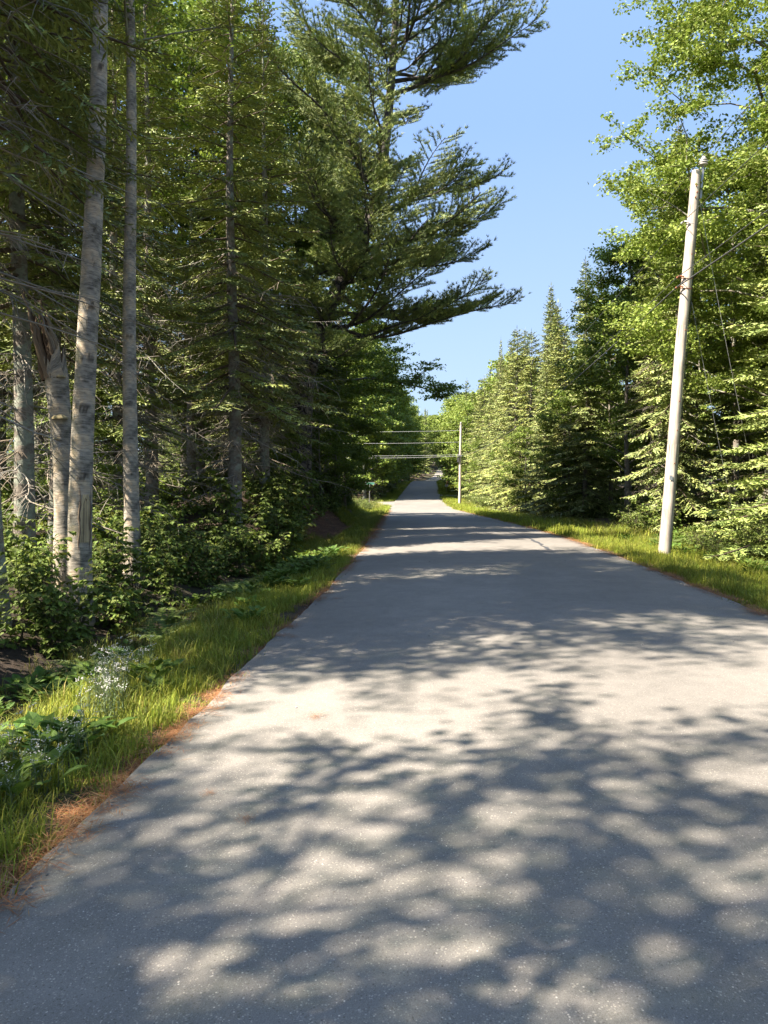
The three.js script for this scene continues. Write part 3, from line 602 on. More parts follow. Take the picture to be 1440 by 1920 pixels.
// --- the big white pine leaning out over the road
{
  const bx = -5.3, bD = 28.5, by = groundY(bx, -bD), R = rng(777);
  const pine = thing('white_pine', 'huge old pine with a thick furrowed trunk leaning over the road', 'tree', [bx, by - 0.1, -bD]);
  // trunk course measured along its height (own frame)
  const TC = [[-0.5, 0, 0], [2, 0.12, 0], [4.5, 0.35, 0.1], [7, 1.15, 0.2], [9.2, 2.35, 0.2], [11.5, 3.1, 0.1], [14, 3.45, 0], [17, 3.7, 0], [20, 3.85, -0.1], [23, 3.9, 0]];
  const ax = (y) => V(spline(TC.map((q) => [q[0], q[1]]), y), y, spline(TC.map((q) => [q[0], q[2]]), y));
  const rad = (y) => y < 4 ? lerp(0.46, 0.36, y / 4) : lerp(0.36, 0.05, ((y - 4) / 19) ** 0.75);
  const tr = new Geo(true, true), lim = new Geo(true, true), cr = new Geo();
  const pts = [], rr = []; for (let k = 0; k <= 70; k++) { const y = -0.5 + 23.5 * k / 70; pts.push(ax(y)); rr.push(rad(Math.max(0, y)) * (1 + 0.3 * Math.exp(-Math.max(0, y) * 2))); }
  tr.tube(pts, rr, 30, [1, 1, 1], 0, true, (a, l) => 1 + 0.10 * (fbm(Math.cos(a) * 5 + 9, l * 1.2 + Math.sin(a) * 5, 3, 3) - 0.5));
  part('trunk', tr, M.pine, pine);
  const PC = [[0.165, 0.215, 0.056], [0.27, 0.31, 0.08]];
  const d = V(), s = V(), u = V();
  const tuft = (o, dir, c) => { for (let k = 0; k < 13; k++) { d.set(dir.x + (R() - 0.5) * 1.5, dir.y + (R() - 0.35) * 1.3, dir.z + (R() - 0.5) * 1.5).normalize(); u.set(R() - 0.5, R() - 0.5, R() - 0.5); s.copy(d).cross(u).normalize(); cr.spike(o, d, s, 0.11 + R() * 0.07, 0.017, c); } };
  const limb = (y0, end, wid, dens = 1, bare = 0.35, from = null) => {   // end in own frame
    const A = from ?? ax(y0), E = end.clone(), L = A.distanceTo(E), N = 12, Q = [], dir = E.clone().sub(A);
    const jx = (R() - 0.5) * 0.5, jy = (R() - 0.5) * 0.4;
    for (let k = 0; k <= N; k++) { const t = k / N, q = A.clone().addScaledVector(dir, t); q.y += -0.09 * L * Math.sin(t * Math.PI) + 0.12 * Math.sin(t * 7 + jx * 9); q.z += Math.sin(t * 5 + jy * 9) * 0.15; q.x += Math.sin(t * 6 + jx * 5) * 0.1; Q.push(q); }
    lim.tube(Q, Q.map((_, k) => Math.max(0.012, (0.018 + 0.012 * L) * (1 - k / N * 0.9))), 7, [1, 1, 1], R() * 9, false);
    const out = dir.clone().setY(0).normalize(), sd = V(-out.z, 0, out.x), step = 0.13 / dens; let g = 1;
    for (let t = bare; t <= 1; t += step / L) {
      const f = t * N, k = Math.min(N - 1, Math.floor(f)), b = Q[k].clone().lerp(Q[k + 1], Math.min(1, f - k)); g = -g;
      const ww = wid * (0.35 + 0.75 * Math.sin(Math.PI * clamp((t - bare) / (1.12 - bare), 0, 1))) * (0.5 + R() * 0.65), a = 0.7 + R() * 0.5;
      const td = out.clone().multiplyScalar(Math.cos(a)).addScaledVector(sd, g * Math.sin(a)); td.y += 0.12 + R() * 0.4; td.normalize();
      const tip = b.clone().addScaledVector(td, ww); lim.tube([b, b.clone().lerp(tip, 0.5).add(V(0, -0.03, 0)), tip], [0.011, 0.007, 0.003], 3, [1, 1, 1], 0, false);
      const tone = 0.75 + R() * 0.5;
      for (let w = 0.12; w <= ww; w += 0.075) {
        const o = b.clone().lerp(tip, w / ww), c = jitterCol(R, PC[R() < 0.7 ? 0 : 1], 0.4).map((q) => q * tone);
        tuft(o, td, c);
        if (w > 0.2) { const k2 = R() < 0.5 ? 1 : -1, q = V(td.x - td.z * k2, 0.5 + R() * 0.5, td.z + td.x * k2).normalize(); o.addScaledVector(q, 0.08 + R() * 0.2); tuft(o, q, c); }
      }
    }
    return Q;
  };
  // end points: [x, height, depth] as world places of the limb tips
  const W = (x, y, D) => V(x - bx, y - by + 0.1, -D + bD);
  const tips = [[15.5, 3.6, 18.3, 28, 1.3], [15.0, 2.4, 19.4, 29, 1.3], [17.5, 2.6, 21, 28, 1.2], [11.4, 2.5, 13.3, 28.5, 1.0], [10.6, 1.3, 13.0, 27, 0.9], [9.3, 2.5, 11.8, 27.5, 1.15], [8.8, 1.9, 10.6, 29, 1.1], [8.0, 0.6, 10.2, 26.5, 1.0],
    [7.4, 2.9, 8.4, 28.5, 0.95], [7.0, 2.0, 8.9, 30, 0.9], [6.4, 1.0, 7.8, 27.5, 0.9], [6.2, 0.2, 9.4, 26, 1.0], [8.4, -0.6, 11.2, 25.5, 1.1], [7.8, -2.2, 9.6, 25.5, 1.1], [10.2, -3.6, 12.6, 26.5, 1.0], [12.4, -4.4, 16.0, 27, 1.0], [14.4, -4.0, 18.6, 28, 1.1], [16.2, 0.2, 20, 26, 1.1],
    [12.8, -1.6, 15.2, 32, 1.2], [10, 0.6, 11.6, 32.5, 1.2], [15.8, 1.0, 18.8, 32, 1.2], [18.6, 0.6, 22.5, 30, 1.1], [19.6, -3.2, 22, 28, 1.0], [20.5, 1.2, 23.6, 27.5, 1.0], [21.6, -1.2, 24.4, 29, 0.9], [6.6, -3.4, 8.2, 26, 1.0], [5.6, -2.6, 6.4, 25.6, 0.8], [9.0, -4.6, 9.4, 29.5, 1.0], [17.6, -3.4, 19.8, 25.8, 1.0], [13, -4.6, 17, 29, 1.2], [15, -4.2, 19.5, 30, 1.2], [11, -4.0, 14.4, 30, 1.2], [16.5, -2.6, 18.4, 27, 1.1], [18, -1.8, 20.5, 26.5, 1.1], [9.6, -1.0, 12.4, 25.6, 1.1]];
  for (const [y0, x, y, D, w] of tips) { const Q = limb(y0, W(x, y, D), w, 1.25, 0.28); limb(0, W(x - 0.7 - R() * 0.8, y + 0.2 + R() * 0.8, D + 1 + R() * 1.2), w * 1.1, 1.2, 0.1, Q[4]); limb(0, W(x - 0.6 - R(), y - 0.2 + R() * 0.7, D - 1 - R() * 1.2), w * 1.1, 1.2, 0.1, Q[3]); }
  for (let k = 0; k < 34; k++) {   // the rest of the crown, all round the stem
    const y0 = lerp(8.5, 21.5, (k + R()) / 34), az = y0 > 14.5 ? R() * 6.28 : 1.3 + R() * 3.7, L = lerp(4.4, 1.6, (y0 - 8) / 14) * (0.7 + R() * 0.5), A = ax(y0), e = A.clone().add(V(Math.cos(az) * L, 0.9 + R() * 1.6, Math.sin(az) * L));
    const Q = limb(y0, e, 1.0, 0.9, 0.3); limb(0, e.clone().add(V((R() - 0.5) * 1.6, 0.3 * R(), (R() - 0.5) * 1.6)), 0.9, 0.9, 0.15, Q[5]);
  }
  for (const [y0, x, y, D] of [[9.6, -1.9, 10.9, 26.5], [8.6, -2.6, 9.9, 27], [11, -3.3, 13.4, 27.5], [7.6, -3.0, 8.0, 26.2]]) {   // bare broken limbs
    const A = ax(y0), E = W(x, y, D), Q = [A, A.clone().lerp(E, 0.35).add(V(0, -0.15, 0)), A.clone().lerp(E, 0.7).add(V(0, 0.1, 0.1)), E]; const bl = new Geo(true, true); bl.tube(Q, [0.10, 0.075, 0.055, 0.03], 8, [1.6, 1.5, 1.4]); part('broken_limb', bl, M.pine, pine);
  }
  part('branches', lim, M.pine, pine); part('crown', cr, M.needle, pine);
  console.log('pine', cr.tris);
}
// --- maples and firs under and past the pine
{
  const bx = -5.6, bD = 38, by = groundY(bx, -bD);
  const cl = [], R = rng(55);
  for (let k = 0; k < 74; k++) { const t = R(), x = lerp(-3, 6.2, t) + (R() - 0.5) * 1.2, yy = 6.6 - 0.25 * Math.max(0, x - 3) * 0.9 + (R() - 0.6) * 3.4 * (1 - t * 0.45), z = (R() - 0.5) * 5 * (1 - t * 0.4); cl.push([x, yy, z, 0.65 + R() * 0.45]); }
  P.roadMaple = broadleaf({ seed: 56, H: 9, base: 2.5, r: 0.16, R0: 3, clumps: cl, leaves: 36, leafL: 0.12, leafW: 0.8, cols: MAP, flat: 0.4 });
  plant('roadMaple', 'maple_tree', 'maple with flat leafy limbs reaching over the road past the huge pine', bx, bD, 1, null, 'tree', 0);
}
const G = {
  deep: ['fir_tree', 'dark fir in the dense forest behind the birch trunks', 'firs in the dense forest behind the birches'],
  deepLeaf: ['maple_tree', 'leafy maple among the dark firs behind the birch trunks', 'maples among the dark firs'],
  shade: ['maple_tree', 'tall roadside maple casting leaf shadow over the near asphalt', 'tall maples that shade the near road'],
  shadeFir: ['fir_tree', 'roadside fir beside the tall maples shading the near asphalt', 'firs beside the shading maples'],
  past: ['fir_tree', 'shaded fir between the huge pine and the side road', 'firs between the huge pine and the side road'],
  pastLeaf: ['maple_tree', 'leafy tree between the huge pine and the side road', 'leafy trees between the huge pine and the side road'],
  farL: ['fir_tree', 'distant fir past the side road opposite the grey pole', 'distant firs past the side road'],
  farLL: ['maple_tree', 'distant leafy tree past the side road opposite the grey pole', 'distant leafy trees past the side road'],
  wallS: ['spruce_tree', 'sunlit spruce in the tree wall past the wooden pole', 'sunlit spruces in the tree wall past the pole'],
  wallL: ['maple_tree', 'sunlit leafy tree in the tree wall past the wooden pole', 'sunlit leafy trees in the tree wall past the pole'],
  farR: ['fir_tree', 'distant sunlit fir in the row from the grey pole to the hill', 'distant firs from the grey pole to the hill'],
  farRL: ['maple_tree', 'distant sunlit leafy tree in the row from the grey pole to the hill', 'distant leafy trees from the grey pole to the hill'],
  backR: ['spruce_tree', 'spruce in the woods behind the wooden pole', 'spruces in the woods behind the pole'],
  backRL: ['ash_tree', 'leafy tree in the woods behind the wooden pole', 'leafy trees in the woods behind the pole'],
  hillC: ['fir_tree', 'hazy fir on the hill where the road bends away', 'firs on the far hill'],
  hillL: ['maple_tree', 'hazy leafy tree on the hill where the road bends away', 'leafy trees on the far hill'],
};
const add = (k, p, x, D, s = 1) => plant(p, G[k][0], G[k][1], x, D, s, G[k][2]);
// forest interior, left of the road
for (const [p, x, D, s] of [['firB', -7.6, 17.4, 1.1], ['firA', -5.3, 19.3, 1.12], ['firB', -5.2, 22.6, 1.2], ['firC', -8.2, 21, 1.0], ['firA', -6.8, 25.6, 1.0], ['firC', -14, 15.5, 0.9], ['firA', -14.5, 24, 1.0], ['firB', -9.5, 29.5, 1.4],
  ['firA', -13, 33, 1.3], ['firB', -7.4, 31.5, 1.6], ['firC', -18, 21, 1.1], ['firA', -17, 31, 1.3], ['firA', -9.0, 36, 1.4], ['firC', -20, 37, 1.3], ['firB', -12, 43, 1.3], ['firA', -5.9, 36.5, 1.2], ['firB', -18, 14, 1.0], ['firB', -21, 26, 1.1]]) add('deep', p, x, D, s);
for (const [p, x, D, s] of [['mapleA', -13.5, 19, 0.8], ['mapleB', -8, 28.5, 0.9], ['mapleB', -5.4, 24, 0.5], ['mapleB', -8.2, 17, 0.45], ['mapleB', -6.8, 34, 0.9], ['tallLeaf', -6.4, 33.5, 1.1], ['tallLeaf', -5.6, 42.5, 0.9], ['mapleB', -4.9, 31.6, 0.6], ['mapleB', -4.7, 35, 0.7], ['mapleB', -5.0, 41, 0.75], ['mapleB', -11.5, 14.5, 0.5], ['tallLeaf', -10.4, 30.5, 1.15], ['tallLeaf', -13.6, 27, 1.1], ['tallLeaf', -8.8, 26.5, 0.95]]) add('deepLeaf', p, x, D, s);
// roadside trees beside and behind the viewer: they cast the shade on the near asphalt
for (const [p, x, D, s] of [['shadeLeaf', -6.5, -0.9, 1.0], ['shadeLeaf', -8.2, -3.4, 0.85], ['shadeLeaf', -6.6, -4.6, 1.05], ['shadeLeaf', -9.6, -1.6, 1.0], ['highLeaf', -8.4, 5.3, 0.95], ['highLeaf', -8.8, 8.2, 1.0]]) add('shade', p, x, D, s);
for (const [p, x, D, s] of [['firC', -6.4, 6.2, 1.0], ['firHigh', -5.4, 8.7, 0.98], ['firC', -10.6, -8.5, 1.1]]) add('shadeFir', p, x, D, s);
// between the pine and the side road
for (const [p, x, D, s] of [['firB', -7.4, 41, 1.0], ['firA', -8.8, 45.5, 0.95], ['spruceB', -9.4, 50, 0.7], ['firB', -12.5, 48, 1.0], ['spruceB', -11.6, 56, 0.6], ['spruceA', -10.4, 66.5, 0.42], ['firA', -15.5, 55, 0.9], ['firB', -14.6, 64, 0.8], ['spruceA', -17.8, 60, 0.9], ['firB', -18, 69, 1.0], ['firA', -22, 62, 1.1], ['spruceB', -8.7, 71, 0.4], ['firA', -19, 48, 1.1], ['spruceB', -12.4, 70.5, 0.62], ['spruceA', -15.5, 71, 0.8]]) add('past', p, x, D, s);
for (const [p, x, D, s] of [['mapleB', -8.2, 47, 0.7], ['mapleB', -12, 52.5, 0.7], ['mapleB', -13.5, 60, 0.7], ['mapleB', -15.5, 67, 0.8], ['mapleA', -18, 55, 0.8]]) add('pastLeaf', p, x, D, s);
// past the side road, left
{
  const R = rng(808);
  for (let D = 93; D < 205; D += 5.2) {
    const e = roadX(D) - HALF, a = R();
    add(a < 0.55 ? 'farL' : 'farLL', a < 0.55 ? (R() < 0.5 ? 'farFirA' : 'farFirB') : (R() < 0.5 ? 'farLeafA' : 'farLeafB'), e - 2.6 - R() * 1.6, D, a < 0.55 ? 1.0 + R() * 0.3 : 1.4 + R() * 0.4);
    add('farLL', 'farLeafA', e - 6 - R() * 3, D + 2, 1.5 + R() * 0.4);
    add('farL', 'farFirA', e - 14 - R() * 6, D + 1, 1.15 + R() * 0.3);
  }
}
// right: close trees behind the pole
plant('ashA', 'ash_tree', 'tall leafy ash arching over the wooden pole', 9.3, 21.5, 0.98, null, 'tree', 0.6);
plant('ashA', 'ash_tree', 'broad ash with a pale sunlit crown beside the shaggy fir', 11.8, 18.2, [0.9, 0.9, 0.9], null, 'tree', 2.4);
plant('sunFir', 'fir_tree', 'shaggy sunlit fir with layered boughs beside the wooden pole', 8.4, 17.6, 1.12, null, 'tree', 1.2);
plant('sunFir', 'fir_tree', 'second layered fir close behind the shaggy one', 10.2, 20.5, 1.1, null, 'tree', 3.0);
plant('sunFir', 'fir_tree', 'low bushy fir at the edge of the grass near the ferns', 9.4, 14.2, 0.8, null, 'tree', 4.2);
plant('spruceA', 'spruce_tree', 'dark shaded spruce with a bare lower stem behind the pole', 8.1, 26, [0.85, 0.98, 0.85], null, 'tree', 0.4);
plant('firC', 'fir_tree', 'dark open fir in the shaded gap past the pole', 8.6, 29.5, 0.8, null, 'tree', 1.9);
plant('mapleA', 'maple_tree', 'pale topped maple between the dark spruce and the spruce spires', 8.3, 33, 0.98, null, 'tree', 2.2);
plant('spruceA', 'spruce_tree', 'tallest spruce spire past the pale topped maple', 7.4, 49, [0.9, 1.05, 0.9], null, 'tree', 0.2);
plant('spruceA', 'spruce_tree', 'slender lone spruce spire rising above its neighbours', 6.6, 77, [0.55, 1.2, 0.55], null, 'tree', 1.0);
for (const [p, x, D, s] of [['spruceB', 7.4, 37.5, 0.95], ['spruceC', 7.0, 41.5, 0.85], ['spruceA', 8.6, 44, 1.05], ['spruceB', 6.6, 45.6, 0.85], ['spruceC', 6.5, 52, 1.0], ['spruceA', 8.3, 54.5, 1.1], ['spruceC', 6.0, 56.5, 1.1], ['spruceB', 5.9, 60.5, 1.1], ['spruceC', 6.6, 64, 1.15], ['spruceB', 5.6, 66.5, 1.0], ['spruceC', 6.0, 71, 1.1], ['spruceB', 5.3, 75, 0.95], ['spruceA', 8.4, 72, 1.2], ['spruceC', 5.2, 82, 1.1], ['spruceB', 5.0, 87, 1.1], ['spruceA', 7.4, 86, 1.2], ['spruceA', 9.5, 60, 1.15], ['spruceB', 7.6, 47.5, 1.1]]) add('wallS', p, x, D, s);
for (const [p, x, D, s] of [['mapleB', 7.0, 39.5, 0.8], ['mapleA', 9.4, 41, 0.95], ['mapleB', 6.0, 50, 0.7], ['mapleB', 5.6, 63, 0.7], ['mapleB', 5.0, 79, 0.8], ['mapleA', 7.8, 78, 1.1], ['mapleA', 8, 92, 1.1]]) add('wallL', p, x, D, s);
for (const [p, x, D, s] of [['firC', 11.5, 25, 0.9], ['spruceA', 12.5, 31, 1.1], ['firC', 14, 27, 1], ['spruceA', 11.2, 36, 1.1], ['firC', 15, 34, 1.1], ['spruceA', 12.8, 43, 1.1], ['spruceA', 16.5, 22, 1.2], ['spruceB', 13.6, 20, 1.2], ['spruceA', 17, 40, 1.2], ['spruceA', 13, 50, 1.15], ['spruceA', 14, 62, 1.2], ['spruceA', 13, 75, 1.2], ['firC', 18, 30, 1.2]]) add('backR', p, x, D, s);
for (const [p, x, D, s] of [['ashA', 13.4, 23.5, 0.95], ['mapleA', 11, 28.5, 1.1], ['mapleA', 10.4, 33, 1.1], ['mapleA', 13, 38.5, 1.15], ['ashA', 16.5, 27, 0.9], ['mapleA', 12, 47, 1.15], ['mapleA', 11.5, 15, 0.9]]) add('backRL', p, x, D, s);
{
  const R = rng(909);
  for (let D = 94; D < 215; D += 5) {
    const e = roadX(D) + HALF, dr = driveway(D) > 0 ? 6 : 0, a = R();
    add(a < 0.5 ? 'farR' : 'farRL', a < 0.5 ? 'farFirA' : (R() < 0.5 ? 'farLeafA' : 'farLeafB'), e + 3.4 + dr + R() * 1.6, D, 0.95 + R() * 0.35);
    add(R() < 0.5 ? 'farR' : 'farRL', R() < 0.5 ? 'farFirA' : 'farLeafA', e + 8 + dr + R() * 4, D + 2, 1.2 + R() * 0.3);
    add('farR', 'farFirA', e + 14 + R() * 6, D + 1, 1.2 + R() * 0.25);
  }
  // the far hill: both sides of the bend and its end
  for (let k = 0; k < 90; k++) {
    const D = 212 + R() * 190, sd = R() < 0.5 ? -1 : 1, x = roadX(D) + sd * (HALF + 2.5 + R() * R() * 34), a = R();
    add(a < 0.5 ? 'hillC' : 'hillL', a < 0.5 ? 'farFirA' : 'farLeafA', x, D, 1.3 + R() * 0.5);
  }
  for (let k = 0; k < 40; k++) { const D = 372 + R() * 60, x = roadX(380) + (R() - 0.5) * 70; add(R() < 0.5 ? 'hillC' : 'hillL', R() < 0.5 ? 'farFirA' : 'farLeafA', x, D, 1.6 + R() * 0.6); }
}
// woods beyond, one mass
{
  const R = rng(606);
  const mass = (name, src, n, label) => {
    const im = new THREE.InstancedMesh(src.geometry, src.material, n), m = new THREE.Matrix4(), q = new THREE.Quaternion();
    for (let k = 0; k < n; k++) {
      const left = R() < 0.5, D = -30 + R() * 300, off = left ? 30 + R() * 40 : 22 + R() * 40, x = roadX(D) + (left ? -off : off), s = 1.1 + R() * 0.5;
      if (!left && D < 0 && false) continue;
      q.setFromAxisAngle(UPV, R() * 6.28); m.compose(V(x, groundY(x, -D) - 0.2, -D), q, V(s, s, s)); im.setMatrixAt(k, m);
    }
    im.name = name; im.castShadow = im.receiveShadow = true; tag(im, label, 'forest', null, 'stuff'); scene.add(im);
  };
  mass('forest', P.farFirA.children.find((c) => c.name === 'crown'), 130, 'mass of dark conifers deep in the woods beyond the roadside trees');
  mass('forest_001', P.farLeafA.children.find((c) => c.name === 'crown'), 90, 'mass of leafy trees deep in the woods beyond the roadside trees');
}
console.log('trees');

// ---------------------------------------------------------------- shrubs, saplings, ferns
function shrub(o) {
  const R = rng(o.seed), root = proto(), st = new Geo(true), lf = new Geo();
  const d = V(), s = V(), n = V();
  for (let k = 0; k < o.stems; k++) {
    const a = R() * 6.28, sp = o.spread * (0.3 + R() * 0.9), H = o.H * (0.55 + R() * 0.5), pts = []; const N = 6;
    for (let j = 0; j <= N; j++) { const t = j / N; pts.push(V(Math.cos(a) * sp * t * (0.5 + 0.5 * t) + (R() - 0.5) * 0.04, H * Math.sin(t * 1.35) / Math.sin(1.35), Math.sin(a) * sp * t * (0.5 + 0.5 * t) + (R() - 0.5) * 0.04)); }
    st.tube(pts, pts.map((_, j) => 0.007 * (1 - j / N) + 0.002), 4, [0.07, 0.06, 0.035], 0, false);
    const tone = 0.75 + R() * 0.5;
    for (let j = 1; j <= N; j++) for (let m = 0; m < o.nodes; m++) {
      const b = pts[j - 1].clone().lerp(pts[j], R()), ba = R() * 6.28, bl = (0.08 + R() * o.side) * (1.15 - 0.5 * j / N), e = b.clone().add(V(Math.cos(ba) * bl, bl * (0.25 - R() * 0.35), Math.sin(ba) * bl));
      st.tube([b, e], [0.003, 0.0015], 3, [0.07, 0.075, 0.035], 0, false);
      const nl = 2 + (R() * 3.4 | 0);
      for (let q = 0; q < nl; q++) {
        const f = q / nl, o0 = b.clone().lerp(e, 0.4 + 0.6 * R()), la = ba + (q % 2 ? 1 : -1) * (0.4 + R() * 0.9), el = -0.15 - R() * 0.5;
        d.set(Math.cos(la) * Math.cos(el), Math.sin(el), Math.sin(la) * Math.cos(el)); n.set((R() - 0.5) * 0.7, 1, (R() - 0.5) * 0.7).normalize(); s.copy(d).cross(n).normalize(); n.copy(s).cross(d);
        const L = o.leaf * (0.55 + R() * 0.65); lf.leaf(o0, d, s, n, L, L * (o.wide ?? 0.72), jitterCol(R, o.cols[R() < 0.75 ? 0 : 1], 0.45).map((z) => z * tone));
      }
    }
  }
  part('stems', st, M.plain, root); part('foliage', lf, M.leaf, root);
  root.userData.tris = lf.tris; return root;
}
function fern(o) {
  const R = rng(o.seed), root = proto(), lf = new Geo(), d = V(), s = V(), u = V();
  for (let k = 0; k < o.n; k++) {
    const a = k / o.n * 6.28 + R() * 0.5, L = o.L * (0.7 + R() * 0.5), N = 16; let p = V(0, 0, 0), e = 1.15 + R() * 0.2; const c = jitterCol(R, [0.12, 0.175, 0.03], 0.4);
    const g = new Geo();
    for (let j = 0; j < N; j++) {
      const t = j / N, q = p.clone().add(V(Math.cos(a) * Math.cos(e), Math.sin(e), Math.sin(a) * Math.cos(e)).multiplyScalar(L / N));
      u.copy(q).sub(p).normalize(); s.set(-Math.sin(a), 0, Math.cos(a));
      g.kite(p, u, s, L / N * 1.3, 0.007, c);
      const w = L * 0.24 * Math.sin(Math.PI * clamp(t * 0.92 + 0.1, 0, 1));
      for (const sg of [-1, 1]) { d.copy(s).multiplyScalar(sg).addScaledVector(u, 0.35); d.y -= 0.15; d.normalize(); g.kite(p, d, u, w, L / N * 0.85, jitterCol(R, c, 0.2)); }
      p = q; e -= 0.11;
    }
    part('frond', g, M.leaf, root);
  }
  return root;
}
const UND = [[0.13, 0.19, 0.028], [0.19, 0.235, 0.042]], BRIGHT = [[0.15, 0.205, 0.035], [0.20, 0.24, 0.05]];
P.shrubA = shrub({ seed: 201, stems: 9, spread: 0.65, H: 1.15, nodes: 3, side: 0.28, leaf: 0.115, cols: UND });
P.shrubB = shrub({ seed: 202, stems: 12, spread: 0.85, H: 0.8, nodes: 3, side: 0.24, leaf: 0.095, wide: 0.8, cols: UND });
P.shrubC = shrub({ seed: 203, stems: 7, spread: 0.5, H: 1.7, nodes: 4, side: 0.34, leaf: 0.12, cols: UND });
P.brush = shrub({ seed: 204, stems: 13, spread: 0.7, H: 1.0, nodes: 4, side: 0.2, leaf: 0.075, wide: 0.6, cols: BRIGHT });
P.fernA = fern({ seed: 211, n: 9, L: 0.65 });
P.fernB = fern({ seed: 212, n: 7, L: 0.5 });
console.log('shrubs', P.shrubA.userData.tris, P.brush.userData.tris);
{
  const R = rng(313);
  const lab = { a: ['leafy_shrub', 'broad leaved shrub under the birch trunks', 'shrubs under the birch trunks'], b: ['leafy_shrub', 'shaded shrub on the bank before the huge pine', 'shrubs on the bank before the pine'], r: ['leafy_shrub', 'sunlit bush at the forest edge behind the wooden pole', 'bushes behind the pole'] };
  for (let k = 0; k < 64; k++) {
    const D = 4.6 + R() * 13.4, s = 2.3 + R() * R() * 4.2, x = roadX(D) - HALF - s, p = ['shrubA', 'shrubB', 'shrubC', 'shrubA'][k % 4];
    if (s < 2.7) continue;
    if (x < -0.66 * D - 2) continue;
    const [nm, ds] = { shrubA: ['leafy_shrub', 'broad leaved shrub'], shrubB: ['low_shrub', 'low spreading shrub'], shrubC: ['leafy_sapling', 'tall many stemmed sapling'] }[p]; plant(p, nm, ds + ' under the birch trunks', x, D, (D < 9 ? 0.42 : 0.55) + R() * 0.42, ds + 's under the birch trunks', 'shrub');
  }
  for (let k = 0; k < 90; k++) {
    const D = 16 + R() * 30, s = 2.1 + R() * R() * 4.4, x = roadX(D) - HALF - s; if (D > 25 && D < 31 && s < 1.9) continue;
    const p = ['shrubA', 'shrubB', 'shrubC'][k % 3], [nm, ds] = { shrubA: ['leafy_shrub', 'broad leaved shaded shrub'], shrubB: ['low_shrub', 'low spreading shaded shrub'], shrubC: ['leafy_sapling', 'tall shaded sapling'] }[p]; plant(p, nm, ds + ' on the bank before the huge pine', x, D, 0.75 + R() * 0.6, ds + 's on the bank', 'shrub');
  }
  for (let k = 0; k < 64; k++) {
    const D = 10 + R() * 34, s = 2.9 + R() * 2.6, x = roadX(D) + HALF + s; if (Math.hypot(x - 5.7, D - 18.6) < 0.7) continue;
    plant(['brush', 'shrubB', 'brush', 'shrubA'][k % 4], lab.r[0], lab.r[1], x, D, 0.6 + R() * 0.5, lab.r[2], 'shrub');
  }
  for (const [x, D, q] of [[6.5, 17.9, 0.8], [7.0, 17.2, 0.95], [7.4, 16.4, 1.0], [7.9, 15.6, 1.1], [6.7, 19.6, 0.8], [7.6, 17.9, 1.1], [8.3, 14.6, 1.1], [7.9, 13.6, 0.9]]) plant('brush', 'leafy_shrub', 'bright leafy bush growing against the base of the wooden pole', x, D, q, 'bushes at the foot of the pole', 'shrub');
  for (let k = 0; k < 46; k++) { const D = 44 + R() * 70, s = 2.6 + R() * 1.6, x = roadX(D) + HALF + s + (driveway(D) > 0.1 ? 5 : 0); plant('brush', 'leafy_shrub', 'pale sunlit brush along the verge past the pole', x, D, 0.9 + R() * 0.7, 'brush along the verge past the pole', 'shrub'); }
  for (let k = 0; k < 22; k++) { const D = 50 + R() * 21, s = 1.4 + R() * 2.6, x = roadX(D) - HALF - s; plant('brush', 'leafy_shrub', 'bright weedy bush around the street sign post', x, D, 0.7 + R() * 0.6, 'bushes around the street sign', 'shrub'); }
  for (let k = 0; k < 16; k++) { const D = 92 + R() * 40, x = roadX(D) - HALF - 1.6 - R() * 1.5; plant('brush', 'leafy_shrub', 'low brush on the verge past the side road', x, D, 0.6 + R() * 0.5, 'brush past the side road', 'shrub'); }
  for (const [x, D, s] of [[-3.5, 9.3, 1], [-3.9, 10.6, 0.9], [-3.3, 12.2, 1], [-3.8, 7.8, 0.8], [-3.6, 14.2, 1.1]]) plant('fernA', 'fern', 'fern at the shaded edge of the grass under the birches', x, D, s, 'ferns under the birches', 'fern');
  for (const [x, D, s] of [[6.9, 17.6, 1.1], [7.3, 16.6, 1.2], [7.8, 17.2, 1.1], [7.6, 15.6, 1], [7.1, 18.9, 1.1], [6.4, 21, 1]]) plant('fernB', 'fern', 'fern in the grass beside the wooden pole', x, D, s * 1.3, 'ferns beside the pole', 'fern');
}

